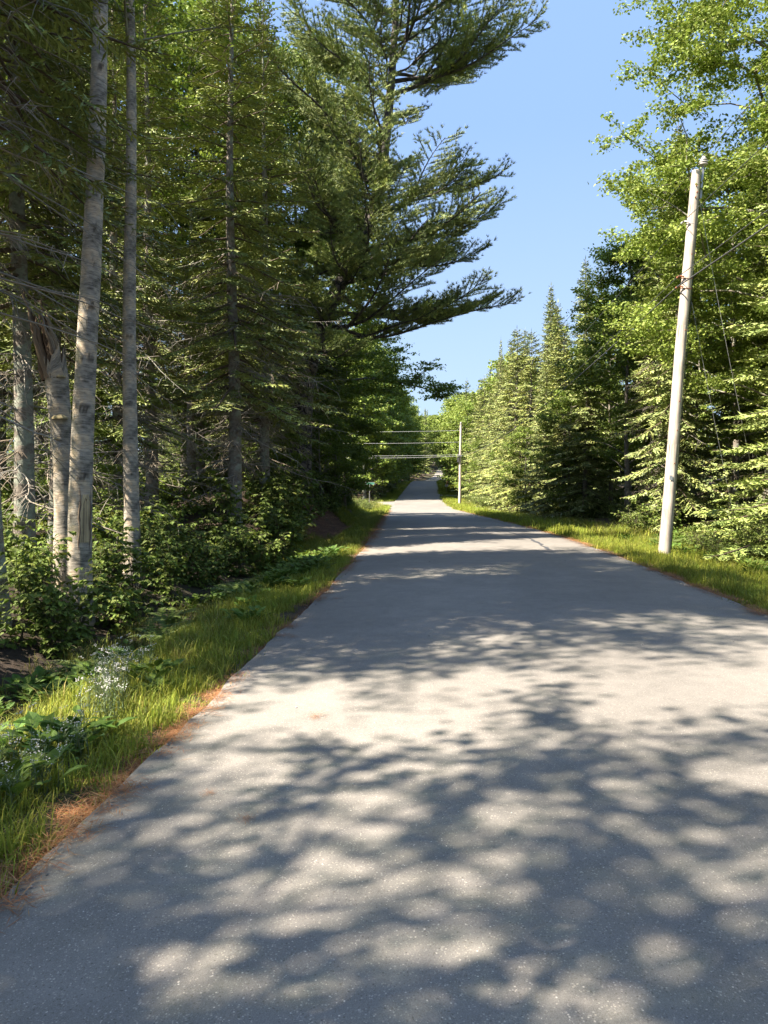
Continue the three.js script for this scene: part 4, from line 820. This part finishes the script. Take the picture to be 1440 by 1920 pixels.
// ---------------------------------------------------------------- grass, fallen needles, wild flowers
{
  const patch = (seed, n, half, hmin, hmax, wid, cols) => {
    const R = rng(seed), g = new Geo();
    for (let k = 0; k < n; k++) {
      const x = (R() + R() - 1) * half, z = (R() + R() - 1) * half, a = R() * 6.28, h = lerp(hmin, hmax, R() * R()), bend = 0.2 + R() * 0.9, w = wid * (0.6 + R() * 0.7), c = jitterCol(R, cols[R() < 0.7 ? 0 : 1], 0.55);
      const sx = -Math.sin(a) * w / 2, sz = Math.cos(a) * w / 2, q = [[0, 0], [0.45, 0.18], [0.8, 0.5], [0.97, 1]];
      let pr = null;
      q.forEach(([fy, fb], j) => { const X = x + Math.cos(a) * bend * h * fb, Y = h * fy, Z = z + Math.sin(a) * bend * h * fb, k2 = [1, 0.9, 0.6, 0][j];
        if (j < 3) { const l = g.v(X + sx * k2, Y, Z + sz * k2, c), r = g.v(X - sx * k2, Y, Z - sz * k2, c); if (pr) g.i.push(pr[0], pr[1], r, pr[0], r, l); pr = [l, r]; } else { const t = g.v(X, Y, Z, c); g.i.push(pr[0], pr[1], t); } });
    }
    return g.build();
  };
  const GR = [[0.21, 0.26, 0.024], [0.27, 0.29, 0.042]], DRYG = [[0.18, 0.215, 0.03], [0.31, 0.285, 0.10]];
  const short = patch(1, 70, 0.17, 0.05, 0.17, 0.006, GR), long = patch(2, 60, 0.18, 0.10, 0.28, 0.006, DRYG), tall = patch(3, 60, 0.25, 0.3, 0.9, 0.009, DRYG), coarse = patch(4, 90, 0.4, 0.08, 0.3, 0.014, GR);
  const weedG = new Geo(); { const R = rng(44), d = V(), s = V(), n = V(); for (let k = 0; k < 34; k++) { const a = R() * 6.28, r = R() * 0.14, el = 0.1 + R() * 0.8, o = V(Math.cos(a) * r, 0.02 + R() * 0.1, Math.sin(a) * r); d.set(Math.cos(a + R() - 0.5) * Math.cos(el), Math.sin(el), Math.sin(a + R() - 0.5) * Math.cos(el)); n.set(0, 1, 0); s.copy(d).cross(n).normalize(); n.copy(s).cross(d); const L = 0.04 + R() * 0.07; weedG.leaf(o, d, s, n, L, L * 0.6, jitterCol(R, [0.10, 0.17, 0.025], 0.5)); } }
  const weed = weedG.build();
  const spread = (name, label, geo, mat, spots, R) => {
    const im = new THREE.InstancedMesh(geo, mat, spots.length), m = new THREE.Matrix4(), q = new THREE.Quaternion(), e = new THREE.Euler(), c = new THREE.Color();
    spots.forEach(([x, D, s, sy], k) => { e.set((R() - 0.5) * 0.2, R() * 6.28, (R() - 0.5) * 0.2); q.setFromEuler(e); m.compose(V(x, groundY(x, -D) - 0.012, -D), q, V(s, s * (sy ?? 1), s)); im.setMatrixAt(k, m); const t = 0.72 + R() * 0.56; im.setColorAt(k, c.setRGB(t * (0.9 + R() * 0.25), t, t * 0.9)); });
    im.name = name; im.castShadow = im.receiveShadow = true; tag(im, label, name.split('_').slice(-1)[0], null, 'stuff'); scene.add(im);
  };
  const R = rng(515), sh = [], lo = [], ta = [], co = [], we = [];
  const place = (D0, D1, side, s0, s1, dens, fn) => { const n = Math.round((D1 - D0) * (s1 - s0) * dens); for (let k = 0; k < n; k++) { const D = D0 + R() * (D1 - D0), s = s0 + R() * (s1 - s0); if (side < 0 && sideRoad(D) > 0.2) continue; if (side > 0 && driveway(D) > 0.2) continue; const x = roadX(D) + side * (HALF + s); fn(x, D, s); } };
  const cov = (x, D) => fbm(x * 1.1 + 3, D * 1.1, 17, 3);
  // left verge
  place(1.2, 18, -1, 0.06, 1.7, 62, (x, D, s) => { const edge = 0.05 + 0.16 * vnoise(D * 1.6, 3, 8); if (s < edge && R() < 0.85) return; if (cov(x, D) < 0.28 + 0.14 * sstep(1.1, 1.7, s)) return; sh.push([x, D, 0.7 + R() * 0.7, 0.7 + R() * 0.6]); });
  place(1.2, 18, -1, 0.7, 2.6, 13, (x, D, s) => { if (cov(x, D) < 0.45) return; lo.push([x, D, 0.7 + R() * 0.6, 0.6 + R() * 0.7]); });
  place(1.2, 18, -1, 0.45, 2.4, 16, (x, D, s) => { if (cov(x + 20, D) < 0.5) return; we.push([x, D, 0.8 + R() * 1.2, 1]); });
  place(18, 48, -1, 0.12, 2.2, 26, (x, D, s) => { if (cov(x, D) < 0.4) return; if (D > 24 && D < 32 && s > 1.1) return; sh.push([x, D, 0.9 + R() * 0.8, 1]); if (R() < 0.3) lo.push([x, D, 0.9, 0.8 + R() * 0.4]); });
  place(46, 73, -1, 0.2, 3.0, 12, (x, D) => { co.push([x, D, 0.9 + R() * 0.6, 1.1]); });
  place(60, 73, -1, 1.0, 4.2, 7, (x, D) => { ta.push([x, D, 0.9 + R() * 0.6, 1]); });
  place(90, 180, -1, 0.1, 2.2, 3, (x, D) => { co.push([x, D, 1.2, 1]); });
  // right verge
  place(3, 24, 1, 0.08, 2.9, 40, (x, D, s) => { if (s < 0.18 + 0.25 * vnoise(D * 1.5, 30, 8) && R() < 0.85) return; if (cov(x, D) < 0.3) return; sh.push([x, D, 0.85 + R() * 0.75, 0.8 + R() * 0.6]); if (R() < 0.16) lo.push([x, D, 0.9, 0.8 + R() * 0.4]); });
  place(10, 24, 1, 2.0, 4.4, 9, (x, D) => { lo.push([x, D, 1, 1 + R() * 0.6]); if (R() < 0.4) we.push([x, D, 1.4, 1.4]); });
  place(24, 60, 1, 0.15, 3.2, 10, (x, D) => { co.push([x, D, 0.8 + R() * 0.6, 1 + R() * 0.4]); });
  place(24, 60, 1, 1.8, 3.6, 4, (x, D) => { ta.push([x, D, 0.7 + R() * 0.5, 0.7]); });
  place(60, 190, 1, 0.1, 3.6, 3.5, (x, D) => { co.push([x, D, 1.2 + R() * 0.5, 1.2]); });
  place(60, 130, 1, 2, 4, 2.5, (x, D) => { ta.push([x, D, 1, 0.9]); });
  console.log('grass', sh.length, lo.length, ta.length, co.length, we.length);
  spread('short_grass', 'short bright green grass along both road edges', short, M.grass, sh, R);
  spread('long_grass', 'longer tufted grass with dry stalks behind the short grass', long, M.grass, lo, R);
  spread('tall_grass', 'tall pale grass and weeds around the street sign and far verges', tall, M.grass, ta, R);
  spread('verge_grass', 'distant green verge grass along the road', coarse, M.grass, co, R);
  spread('weeds', 'low leafy weeds scattered through the verge grass', weed, M.leaf, we, R);
  // fallen pine needles along the asphalt edges and over the bank
  const needles = new Geo(); { const Q = rng(66), d = V(), s = V(); for (let k = 0; k < 70; k++) { const a = Q() * 6.28, el = (Q() - 0.35) * 0.35, o = V((Q() + Q() - 1) * 0.14, 0.004 + Q() * 0.02, (Q() + Q() - 1) * 0.14); d.set(Math.cos(a) * Math.cos(el), Math.sin(el), Math.sin(a) * Math.cos(el)); s.set(-Math.sin(a), 0, Math.cos(a)); needles.kite(o, d, s, 0.06 + Q() * 0.07, 0.0032, jitterCol(Q, Q() < 0.7 ? [0.25, 0.10, 0.036] : [0.30, 0.18, 0.085], 0.5)); } }
  const nd = [];
  place(1.2, 22, -1, -0.06, 0.2, 80, (x, D, s) => { if (R() < sstep(0.05, 0.26, s) * 0.8) return; if (vnoise(D * 1.3, 3, 28) < 0.25) return; nd.push([x, D, 0.7 + R() * 0.6]); });
  place(20, 60, -1, -0.12, 0.3, 40, (x, D) => { nd.push([x, D, 1.2 + R() * 0.8]); });
  place(18, 40, -1, -0.1, 1.2, 12, (x, D, s) => { nd.push([x, D, 1.3 + R() * 0.6]); });
  place(20, 35, -1, 1.0, 3.2, 9, (x, D, s) => { nd.push([x, D, 1.6 + R() * 0.8]); });
  place(5, 60, 1, -0.09, 0.22, 55, (x, D, s) => { if (vnoise(D * 0.8, 13, 28) < 0.2) return; nd.push([x, D, 1 + R() * 0.6]); });
  place(1.5, 30, -1, -1.6, -0.1, 1.3, (x, D, s) => { if (R() < -s * 0.6) return; nd.push([x, D, 0.35 + R() * 0.3]); });
  const onRoad = (x, D) => Math.abs(x - roadX(D)) < HALF;
  const im = new THREE.InstancedMesh(needles.build(), M.dry, nd.length), m = new THREE.Matrix4(), q = new THREE.Quaternion();
  nd.forEach(([x, D, s], k) => { q.setFromAxisAngle(UPV, R() * 6.28); m.compose(V(x, onRoad(x, D) ? roadTop(x, -D, clamp((x - roadX(D) + HALF) / (2 * HALF), 0, 1)) + 0.003 : groundY(x, -D) + 0.004, -D), q, V(s, s, s)); im.setMatrixAt(k, m); });
  im.name = 'fallen_needles'; im.castShadow = im.receiveShadow = true; tag(im, 'orange fallen pine needles lying along the asphalt edges', 'needles', null, 'stuff'); scene.add(im);
  const peb = new THREE.IcosahedronGeometry(0.011, 0); peb.scale(1, 0.6, 0.8); peb.setAttribute('color', new THREE.Float32BufferAttribute(new Array(peb.attributes.position.count * 3).fill(1), 3));
  const gv = []; place(1.5, 30, 1, -0.12, 0.14, 170, (x, D) => gv.push([x, D])); place(1.5, 22, -1, -0.10, 0.10, 110, (x, D) => gv.push([x, D])); place(2, 16, -1, -5, -0.2, 1.1, (x, D) => gv.push([x, D]));
  const gm = new THREE.InstancedMesh(peb, M.dry, gv.length), gc = new THREE.Color();
  gv.forEach(([x, D], k) => { const w = 0.35 + R() * R() * 1.5; q.setFromAxisAngle(UPV, R() * 6.28); const inr = Math.abs(x - roadX(D)) < HALF - 0.02, t = clamp((x - roadX(D) + HALF) / (2 * HALF), 0, 1); m.compose(V(x, (inr ? roadTop(x, -D, t) : groundY(x, -D)) + 0.003, -D), q, V(w, w, w)); gm.setMatrixAt(k, m); const c = 0.1 + R() * 0.22; gm.setColorAt(k, gc.setRGB(c * 1.05, c, c * 0.93)); });
  gm.name = 'gravel'; gm.castShadow = gm.receiveShadow = true; tag(gm, 'loose grey gravel crumbs along the asphalt edges', 'gravel', null, 'stuff'); scene.add(gm);
  // low undergrowth deeper in the woods
  const ug = P.shrubB.children.find((c) => c.name === 'foliage'), us = [];
  for (let k = 0; k < 420; k++) { const D = 3 + R() * 60, s = 4 + R() * 16, x = roadX(D) - HALF - s; us.push([x, D, 0.7 + R() * 0.7]); }
  for (let k = 0; k < 200; k++) { const D = 8 + R() * 60, s = 5 + R() * 12, x = roadX(D) + HALF + s; us.push([x, D, 0.7 + R() * 0.7]); }
  spread('undergrowth', 'low leafy undergrowth on the floor of the woods', ug.geometry, M.leaf, us, R);
}
{ // white-headed wild flowers on the left verge
  const flower = (seed, n) => {
    const R = rng(seed), root = proto(), st = new Geo(), hd = new Geo(), d = V(), s = V(), n1 = V();
    for (let k = 0; k < n; k++) {
      const a = R() * 6.28, r = Math.sqrt(R()) * 0.16, H = 0.22 + R() * 0.24, x0 = Math.cos(a) * r, z0 = Math.sin(a) * r, lx = (R() - 0.5) * 0.16, lz = (R() - 0.5) * 0.16, c = jitterCol(R, [0.15, 0.19, 0.09], 0.3);
      const P0 = V(x0, 0, z0), P1 = V(x0 + lx, H, z0 + lz), dir = P1.clone().sub(P0).normalize(); s.set(1, 0, 0); st.kite(P0, dir, s, H, 0.007, c); s.set(0, 0, 1); st.kite(P0, dir, s, H, 0.007, c);
      for (let j = 0; j < 13; j++) { const f = 0.12 + 0.82 * R(), la = R() * 6.28, el = 0.35 + R() * 0.4, o = P0.clone().lerp(P1, f); d.set(Math.cos(la) * Math.cos(el), Math.sin(el), Math.sin(la) * Math.cos(el)); s.set(-Math.sin(la), 0, Math.cos(la)); st.kite(o, d, s, 0.035 + R() * 0.035, 0.008, jitterCol(R, [0.14, 0.19, 0.08], 0.35)); }
      for (let j = 0; j < 6; j++) {
        const o = P1.clone().add(V((R() - 0.5) * 0.05, R() * 0.025, (R() - 0.5) * 0.05)), q = 0.004 + R() * 0.0025, w = 0.30 + R() * 0.14, cc = [w, w * 0.98, w * 0.88];
        const ring = []; for (let i = 0; i < 5; i++) ring.push(hd.v(o.x + Math.cos(i * 1.257) * q, o.y, o.z + Math.sin(i * 1.257) * q, cc)); const tp = hd.v(o.x, o.y + q * 0.9, o.z, cc), bt = hd.v(o.x, o.y - q, o.z, [0.3, 0.32, 0.18]); for (let i = 0; i < 5; i++) { hd.i.push(ring[i], tp, ring[(i + 1) % 5], ring[i], ring[(i + 1) % 5], bt); }
      }
    }
    part('stems', st, M.grass, root); part('flower_heads', hd, M.dry, root).userData.kind = 'stuff'; return root;
  };
  P.flowerA = flower(1, 11); P.flowerB = flower(2, 15);
  const R = rng(21);
  for (let k = 0; k < 10; k++) { const D = 5.0 + R() * 1.6, x = -2.55 + (R() - 0.5) * 0.55 + (5.7 - D) * 0.15; plant(k % 2 ? 'flowerA' : 'flowerB', 'wildflower', 'white headed wildflower clump in the shaded verge patch', x, D, 0.75 + R() * 0.4, 'white wildflowers in the shaded verge', 'flower'); }
  for (let k = 0; k < 7; k++) { const D = 3.55 + R() * 0.95, x = -2.4 + (R() - 0.5) * 0.5; plant(k % 2 ? 'flowerA' : 'flowerB', 'wildflower', 'sunlit pale wildflower clump beside the orange needles', x, D, 0.6 + R() * 0.4, 'sunlit wildflowers by the orange needles', 'flower'); }
  // broad-leaved rosettes: every leaf its own part
  const lg = new Geo(true); { const N = 8, rows = []; for (let j = 0; j <= N; j++) { const t = j / N, w = 0.5 * Math.pow(Math.sin(Math.PI * clamp(t * 0.94 + 0.05, 0, 1)), 0.8), row = []; for (const [f, k] of [[-1, 0.06], [0, 0], [1, 0.06]]) row.push(lg.v(f * w * 0.42, 0.5 * Math.sin(t * 1.6) - t * 0.25 + k * w, t, [1, 1, 1], 0, 1, 0)); rows.push(row); } for (let j = 0; j < N; j++) for (let k = 0; k < 2; k++) lg.i.push(rows[j][k], rows[j + 1][k], rows[j + 1][k + 1], rows[j][k], rows[j + 1][k + 1], rows[j][k + 1]); }
  const leafGeo = lg.build(); leafGeo.computeVertexNormals();
  const mats = [[0.06, 0.13, 0.018], [0.08, 0.15, 0.022], [0.10, 0.165, 0.03]].map((c) => { const m = leafMat(0.35, 0.7, 0.3); m.vertexColors = false; m.color.setRGB(...c); return m; });
  const spots = [[-2.75, 4.25], [-2.95, 4.05], [-2.6, 4.6], [-3.05, 4.7], [-2.5, 3.6], [-3.2, 5.2], [-2.9, 6.4], [-2.85, 7.1], [-3.1, 5.8]];
  for (const [x, D] of spots) {
    const g = thing('broadleaf_weed', 'low rosette of broad green leaves in the verge grass', 'weed', [x, groundY(x, -D), -D], 0, 'broad leaved rosettes in the verge'), n = 8 + (R() * 5 | 0);
    for (let k = 0; k < n; k++) { const l = part('leaf', leafGeo, mats[R() * 3 | 0], g); l.rotation.set(0, k / n * 6.28 + R() * 0.4, 0); const s = 0.06 + R() * 0.075; l.scale.set(s, s * (0.8 + R() * 0.7), s); }
  }
}
console.log('verge');

// ---------------------------------------------------------------- poles, wires, sign, mailbox
const metal = (r, g, b, rough = 0.5, mt = 0.8) => new THREE.MeshStandardMaterial({ color: new THREE.Color().setRGB(r, g, b), roughness: rough, metalness: mt });
M.steel = metal(0.35, 0.35, 0.36, 0.5, 0.9); M.rust = metal(0.22, 0.08, 0.035, 0.85, 0.2); M.porcelain = metal(0.32, 0.30, 0.28, 0.25, 0); M.wire = metal(0.06, 0.06, 0.065, 0.5, 0.1); M.alu = metal(0.5, 0.5, 0.5, 0.45, 0.9);
const lathe = (prof, seg = 20) => new THREE.LatheGeometry(prof.map(([r, y]) => new THREE.Vector2(r, y)), seg);
function insulator(parent, x, y, z, s = 1) {
  const prof = [[0.001, 0], [0.03, 0], [0.035, 0.02], [0.075, 0.03], [0.08, 0.045], [0.05, 0.06], [0.07, 0.075], [0.074, 0.09], [0.045, 0.105], [0.06, 0.118], [0.062, 0.13], [0.035, 0.15], [0.04, 0.165], [0.03, 0.185], [0.001, 0.19]].map(([a, b]) => [a * s, b * s]);
  const m = part('insulator', lathe(prof), M.porcelain, parent); m.position.set(x, y, z); return m;
}
function pole(name, label, x, D, H, r0, r1, tilt, mat, tint) {
  const g = thing(name, label, 'utility pole', [x, groundY(x, -D) - 0.1, -D]); g.rotation.z = tilt[0]; g.rotation.x = tilt[1];
  const s = new Geo(true, true), pts = [], rr = []; for (let k = 0; k <= 30; k++) { const y = (H + 0.1) * k / 30; pts.push(V(0.01 * Math.sin(y * 0.9), y, 0.012 * Math.cos(y * 0.7))); rr.push(lerp(r0, r1, k / 30)); }
  rr[30] *= 0.9; s.tube(pts, rr, 26, tint, 0, true); part('shaft', s, mat, g);
  return g;
}
const wireEnds = {};
{
  const x = 5.56, D = 18.6, g = pole('utility_pole', 'pale weathered wooden utility pole leaning beside the road', x, D, 9.3, 0.148, 0.112, [-0.067, 0], M.pole, [1.12, 1.08, 1.02]);
  const H = 9.35;
  // pole-top pin with its insulator on the side away from the road
  const arm = new THREE.BoxGeometry(0.045, 0.75, 0.05); part('pin_bracket', arm, M.steel, g).position.set(0.16, H - 0.22, 0);
  insulator(g, 0.16, H + 0.15, 0, 1.35);
  for (const [y, k] of [[H - 0.35, 0], [H - 0.5, 1], [H - 0.62, 0]]) { const b = part('bolt', new THREE.CylinderGeometry(0.016, 0.016, 0.05, 8), M.rust, g); b.rotation.x = Math.PI / 2; b.position.set(k * 0.03, y, 0.14); }
  const bracket = (y, mat, name) => {
    const c = new Geo(true); c.tube([V(-0.10, y, 0.12), V(-0.2, y + 0.02, 0.1), V(-0.25, y - 0.02, 0.05)], [0.022, 0.022, 0.03], 8, [1, 1, 1]); const b = part(name, c, mat, g);
    const band = part('band', new THREE.TorusGeometry(lerp(0.148, 0.112, y / 9.6) + 0.006, 0.009, 6, 28), mat, g); band.rotation.x = Math.PI / 2 + 0.25; band.position.y = y; return b;
  };
  bracket(8.15, M.steel, 'neutral_bracket'); bracket(6.86, M.rust, 'cable_clamp'); bracket(6.62, M.rust, 'cable_clamp');
  for (const y of [7.4, 5.6, 3.9, 3.2, 2.4]) { const b = part('bolt', new THREE.CylinderGeometry(0.014, 0.014, 0.03, 8), M.rust, g); b.rotation.x = Math.PI / 2; b.position.set(0.03, y, lerp(0.148, 0.112, y / 9.6)); }
  { const t = part('number_tag', new THREE.BoxGeometry(0.07, 0.11, 0.004), M.alu, g); t.position.set(-0.03, 2.05, 0.155); }
  const gw = new Geo(true), gp = []; for (let k = 0; k <= 24; k++) { const y = lerp(0.3, 8.9, k / 24); gp.push(V(lerp(0.148, 0.112, y / 9.6) * 0.96 + 0.008, y, 0.05)); } gw.tube(gp, gp.map(() => 0.006), 5, [1, 1, 1]); part('ground_wire', gw, M.wire, g);
  g.updateMatrixWorld(true);
  const w = (a, b, c) => g.localToWorld(V(a, b, c));
  Object.assign(wireEnds, { top: w(0.16, H + 0.4, 0), neu: w(-0.24, 8.15, 0.06), c1: w(-0.24, 6.86, 0.06), c2: w(-0.24, 6.62, 0.06), guyT: w(0.15, 8.7, 0), guyB: w(0.16, 6.3, 0) });
}
let farTop;
{
  const g = pole('utility_pole', 'distant pale grey utility pole by the side road junction', 2.45, 77, 8.4, 0.15, 0.11, [-0.012, 0], M.pole, [1.25, 1.2, 1.15]);
  insulator(g, 0, 8.5, 0, 1.4);
  part('cable_clamp', new THREE.BoxGeometry(0.5, 0.16, 0.3), M.steel, g).position.set(-0.1, 5.3, 0.1);
  part('junction_box', new THREE.BoxGeometry(0.2, 0.55, 0.2), M.wire, g).position.set(-0.22, 4.9, 0.1);
  g.updateMatrixWorld(true); farTop = (a, b, c) => g.localToWorld(V(a, b, c));
}
let midTop;
{
  const g = pole('utility_pole', 'brown utility pole with a transformer beside the mailbox', 2.15, 140, 11, 0.19, 0.14, [0, 0], M.pole, [0.62, 0.42, 0.3]);
  const can = part('transformer', lathe([[0.001, 0], [0.24, 0], [0.26, 0.05], [0.26, 0.75], [0.2, 0.86], [0.001, 0.88]], 18), M.alu, g); can.position.set(-0.42, 9.4, 0.1);
  part('crossarm', new THREE.BoxGeometry(1.7, 0.14, 0.12), M.pole, g).position.set(-0.25, 10.6, 0.16);
  for (const xx of [-0.95, -0.35, 0.45]) insulator(g, xx, 10.66, 0.16, 1.8);
  const br = new Geo(true); br.tube([V(0.1, 9.6, 0), V(1.6, 6.3, 0.2)], [0.03, 0.03], 6, [1, 1, 1]); part('brace', br, M.alu, g);
  g.updateMatrixWorld(true); midTop = (a, b, c) => g.localToWorld(V(a, b, c));
}
function wire(name, label, a, b, sag, r, mat = M.wire, group) {
  const N = 60, pts = [], g = new Geo(true); for (let k = 0; k <= N; k++) { const t = k / N, p = a.clone().lerp(b, t); p.y -= sag * 4 * t * (1 - t); pts.push(p); }
  g.tube(pts, pts.map(() => r), 6, [1, 1, 1]); const m = part(numbered(name), g, mat, scene); tag(m, label, 'cable', group); return m;
}
const back = (x, y) => V(x, y, 26);
wire('telephone_cable', 'thick dark telephone cable clamped low on the leaning pole', wireEnds.c2, back(6.3, 6.6), 0.5, 0.016, M.wire, 'near spans of the roadside cables');
wire('telephone_cable', 'thin cable just above the thick telephone cable', wireEnds.c1, back(6.3, 7.0), 0.45, 0.009);
wire('telephone_cable', 'dark telephone cable running from the leaning pole to the distant grey pole', wireEnds.c2, farTop(-0.2, 5.25, 0.2), 0.9, 0.016);
wire('telephone_cable', 'thin cable above the dark one between leaning and grey poles', wireEnds.c1, farTop(-0.2, 5.4, 0.2), 0.8, 0.009);
wire('power_line', 'neutral line sloping down from the leaning pole toward the grey pole', wireEnds.neu, farTop(0, 6.6, 0.15), 0.9, 0.009);
wire('power_line', 'neutral line running back over the verge from the leaning pole', wireEnds.neu, back(6.6, 8.4), 0.4, 0.008);
wire('power_line', 'top power line from the pole top insulator toward the grey pole', wireEnds.top, farTop(0, 8.75, 0), 0.8, 0.008);
wire('power_line', 'top power line running back from the pole top insulator', wireEnds.top, back(6.9, 10.2), 0.4, 0.008);
wire('guy_wire', 'pale slack wire dropping from the top of the leaning pole', wireEnds.guyT, V(8.4, groundY(8.4, -19.5) + 0.2, -19.5), 0.25, 0.006, M.alu);
wire('guy_wire', 'short pale wire dropping from below the rusty clamps', wireEnds.guyB, V(7.6, groundY(7.6, -19.2) + 0.2, -19.2), 0.1, 0.005, M.alu);
const gl = 'pale cables crossing above the road at the distant junction', gg = 'cables over the junction';
wire('junction_cable', gl, farTop(0, 7.9, 0), V(-24, 7.9, -80), 0.35, 0.011, M.alu, gg);
wire('junction_cable', gl, farTop(0, 6.7, 0.1), V(-24, 6.5, -80), 0.3, 0.011, M.alu, gg);
wire('junction_cable', gl, farTop(0, 5.4, 0.1), V(-24, 5.2, -80), 0.3, 0.012, M.alu, gg);
wire('junction_cable', gl, farTop(0, 5.25, 0.15), V(-24, 4.95, -80), 0.35, 0.012, M.alu, gg);
wire('power_line', 'line from the grey pole to the brown transformer pole', farTop(0, 8.4, 0), midTop(-0.35, 10.9, 0.16), 0.8, 0.012, M.alu);
{
  const x = -5.55, D = 62, g = thing('street_sign', 'green street name sign on a thin post at the side road', 'sign', [x, groundY(x, -D) - 0.1, -D], 0.18);
  const post = new Geo(true); post.tube([V(0, 0, 0), V(0.03, 1.2, 0), V(0.06, 2.32, 0)], [0.03, 0.03, 0.03], 8, [1, 1, 1]); part('post', post, M.steel, g);
  const bl = part('blade', new THREE.BoxGeometry(0.78, 0.2, 0.02), new THREE.MeshStandardMaterial({ color: new THREE.Color().setRGB(0.10, 0.34, 0.24), roughness: 0.4 }), g); bl.position.set(0.06, 2.42, 0); bl.rotation.z = -0.03;
  for (const [w, h, px, py] of [[0.78, 0.012, 0, 0.094], [0.78, 0.012, 0, -0.094], [0.012, 0.2, 0.384, 0], [0.012, 0.2, -0.384, 0]]) { const e = part('border', new THREE.BoxGeometry(w, h, 0.026), new THREE.MeshStandardMaterial({ color: new THREE.Color().setRGB(0.7, 0.72, 0.7), roughness: 0.5 }), bl); e.position.set(px, py, 0); }
}
{
  const x = 1.75, D = 121, g = thing('mailbox', 'small pale mailbox on a post beside the driveway', 'mailbox', [x, groundY(x, -D) - 0.1, -D], 0.1);
  const body = new THREE.Shape(); body.moveTo(-0.14, 0); body.lineTo(0.14, 0); body.lineTo(0.14, 0.16); body.absarc(0, 0.16, 0.14, 0, Math.PI, false); body.lineTo(-0.14, 0);
  const bm = new THREE.MeshStandardMaterial({ color: new THREE.Color().setRGB(0.5, 0.5, 0.47), roughness: 0.5 });
  const b = part('box', new THREE.ExtrudeGeometry(body, { depth: 0.55, bevelEnabled: true, bevelSize: 0.01, bevelThickness: 0.01, bevelSegments: 1 }), bm, g); b.position.set(-0.27, 1.1, 0); b.rotation.y = Math.PI / 2;
  part('door', new THREE.BoxGeometry(0.02, 0.26, 0.26), bm, g).position.set(-0.3, 1.25, 0);
  part('flag', new THREE.BoxGeometry(0.2, 0.06, 0.01), M.rust, g).position.set(0, 1.38, 0.16);
  part('post', new THREE.BoxGeometry(0.1, 1.15, 0.1), M.pole, g).position.set(0, 0.55, 0);
}
console.log('done');
renderer.render(scene, camera);
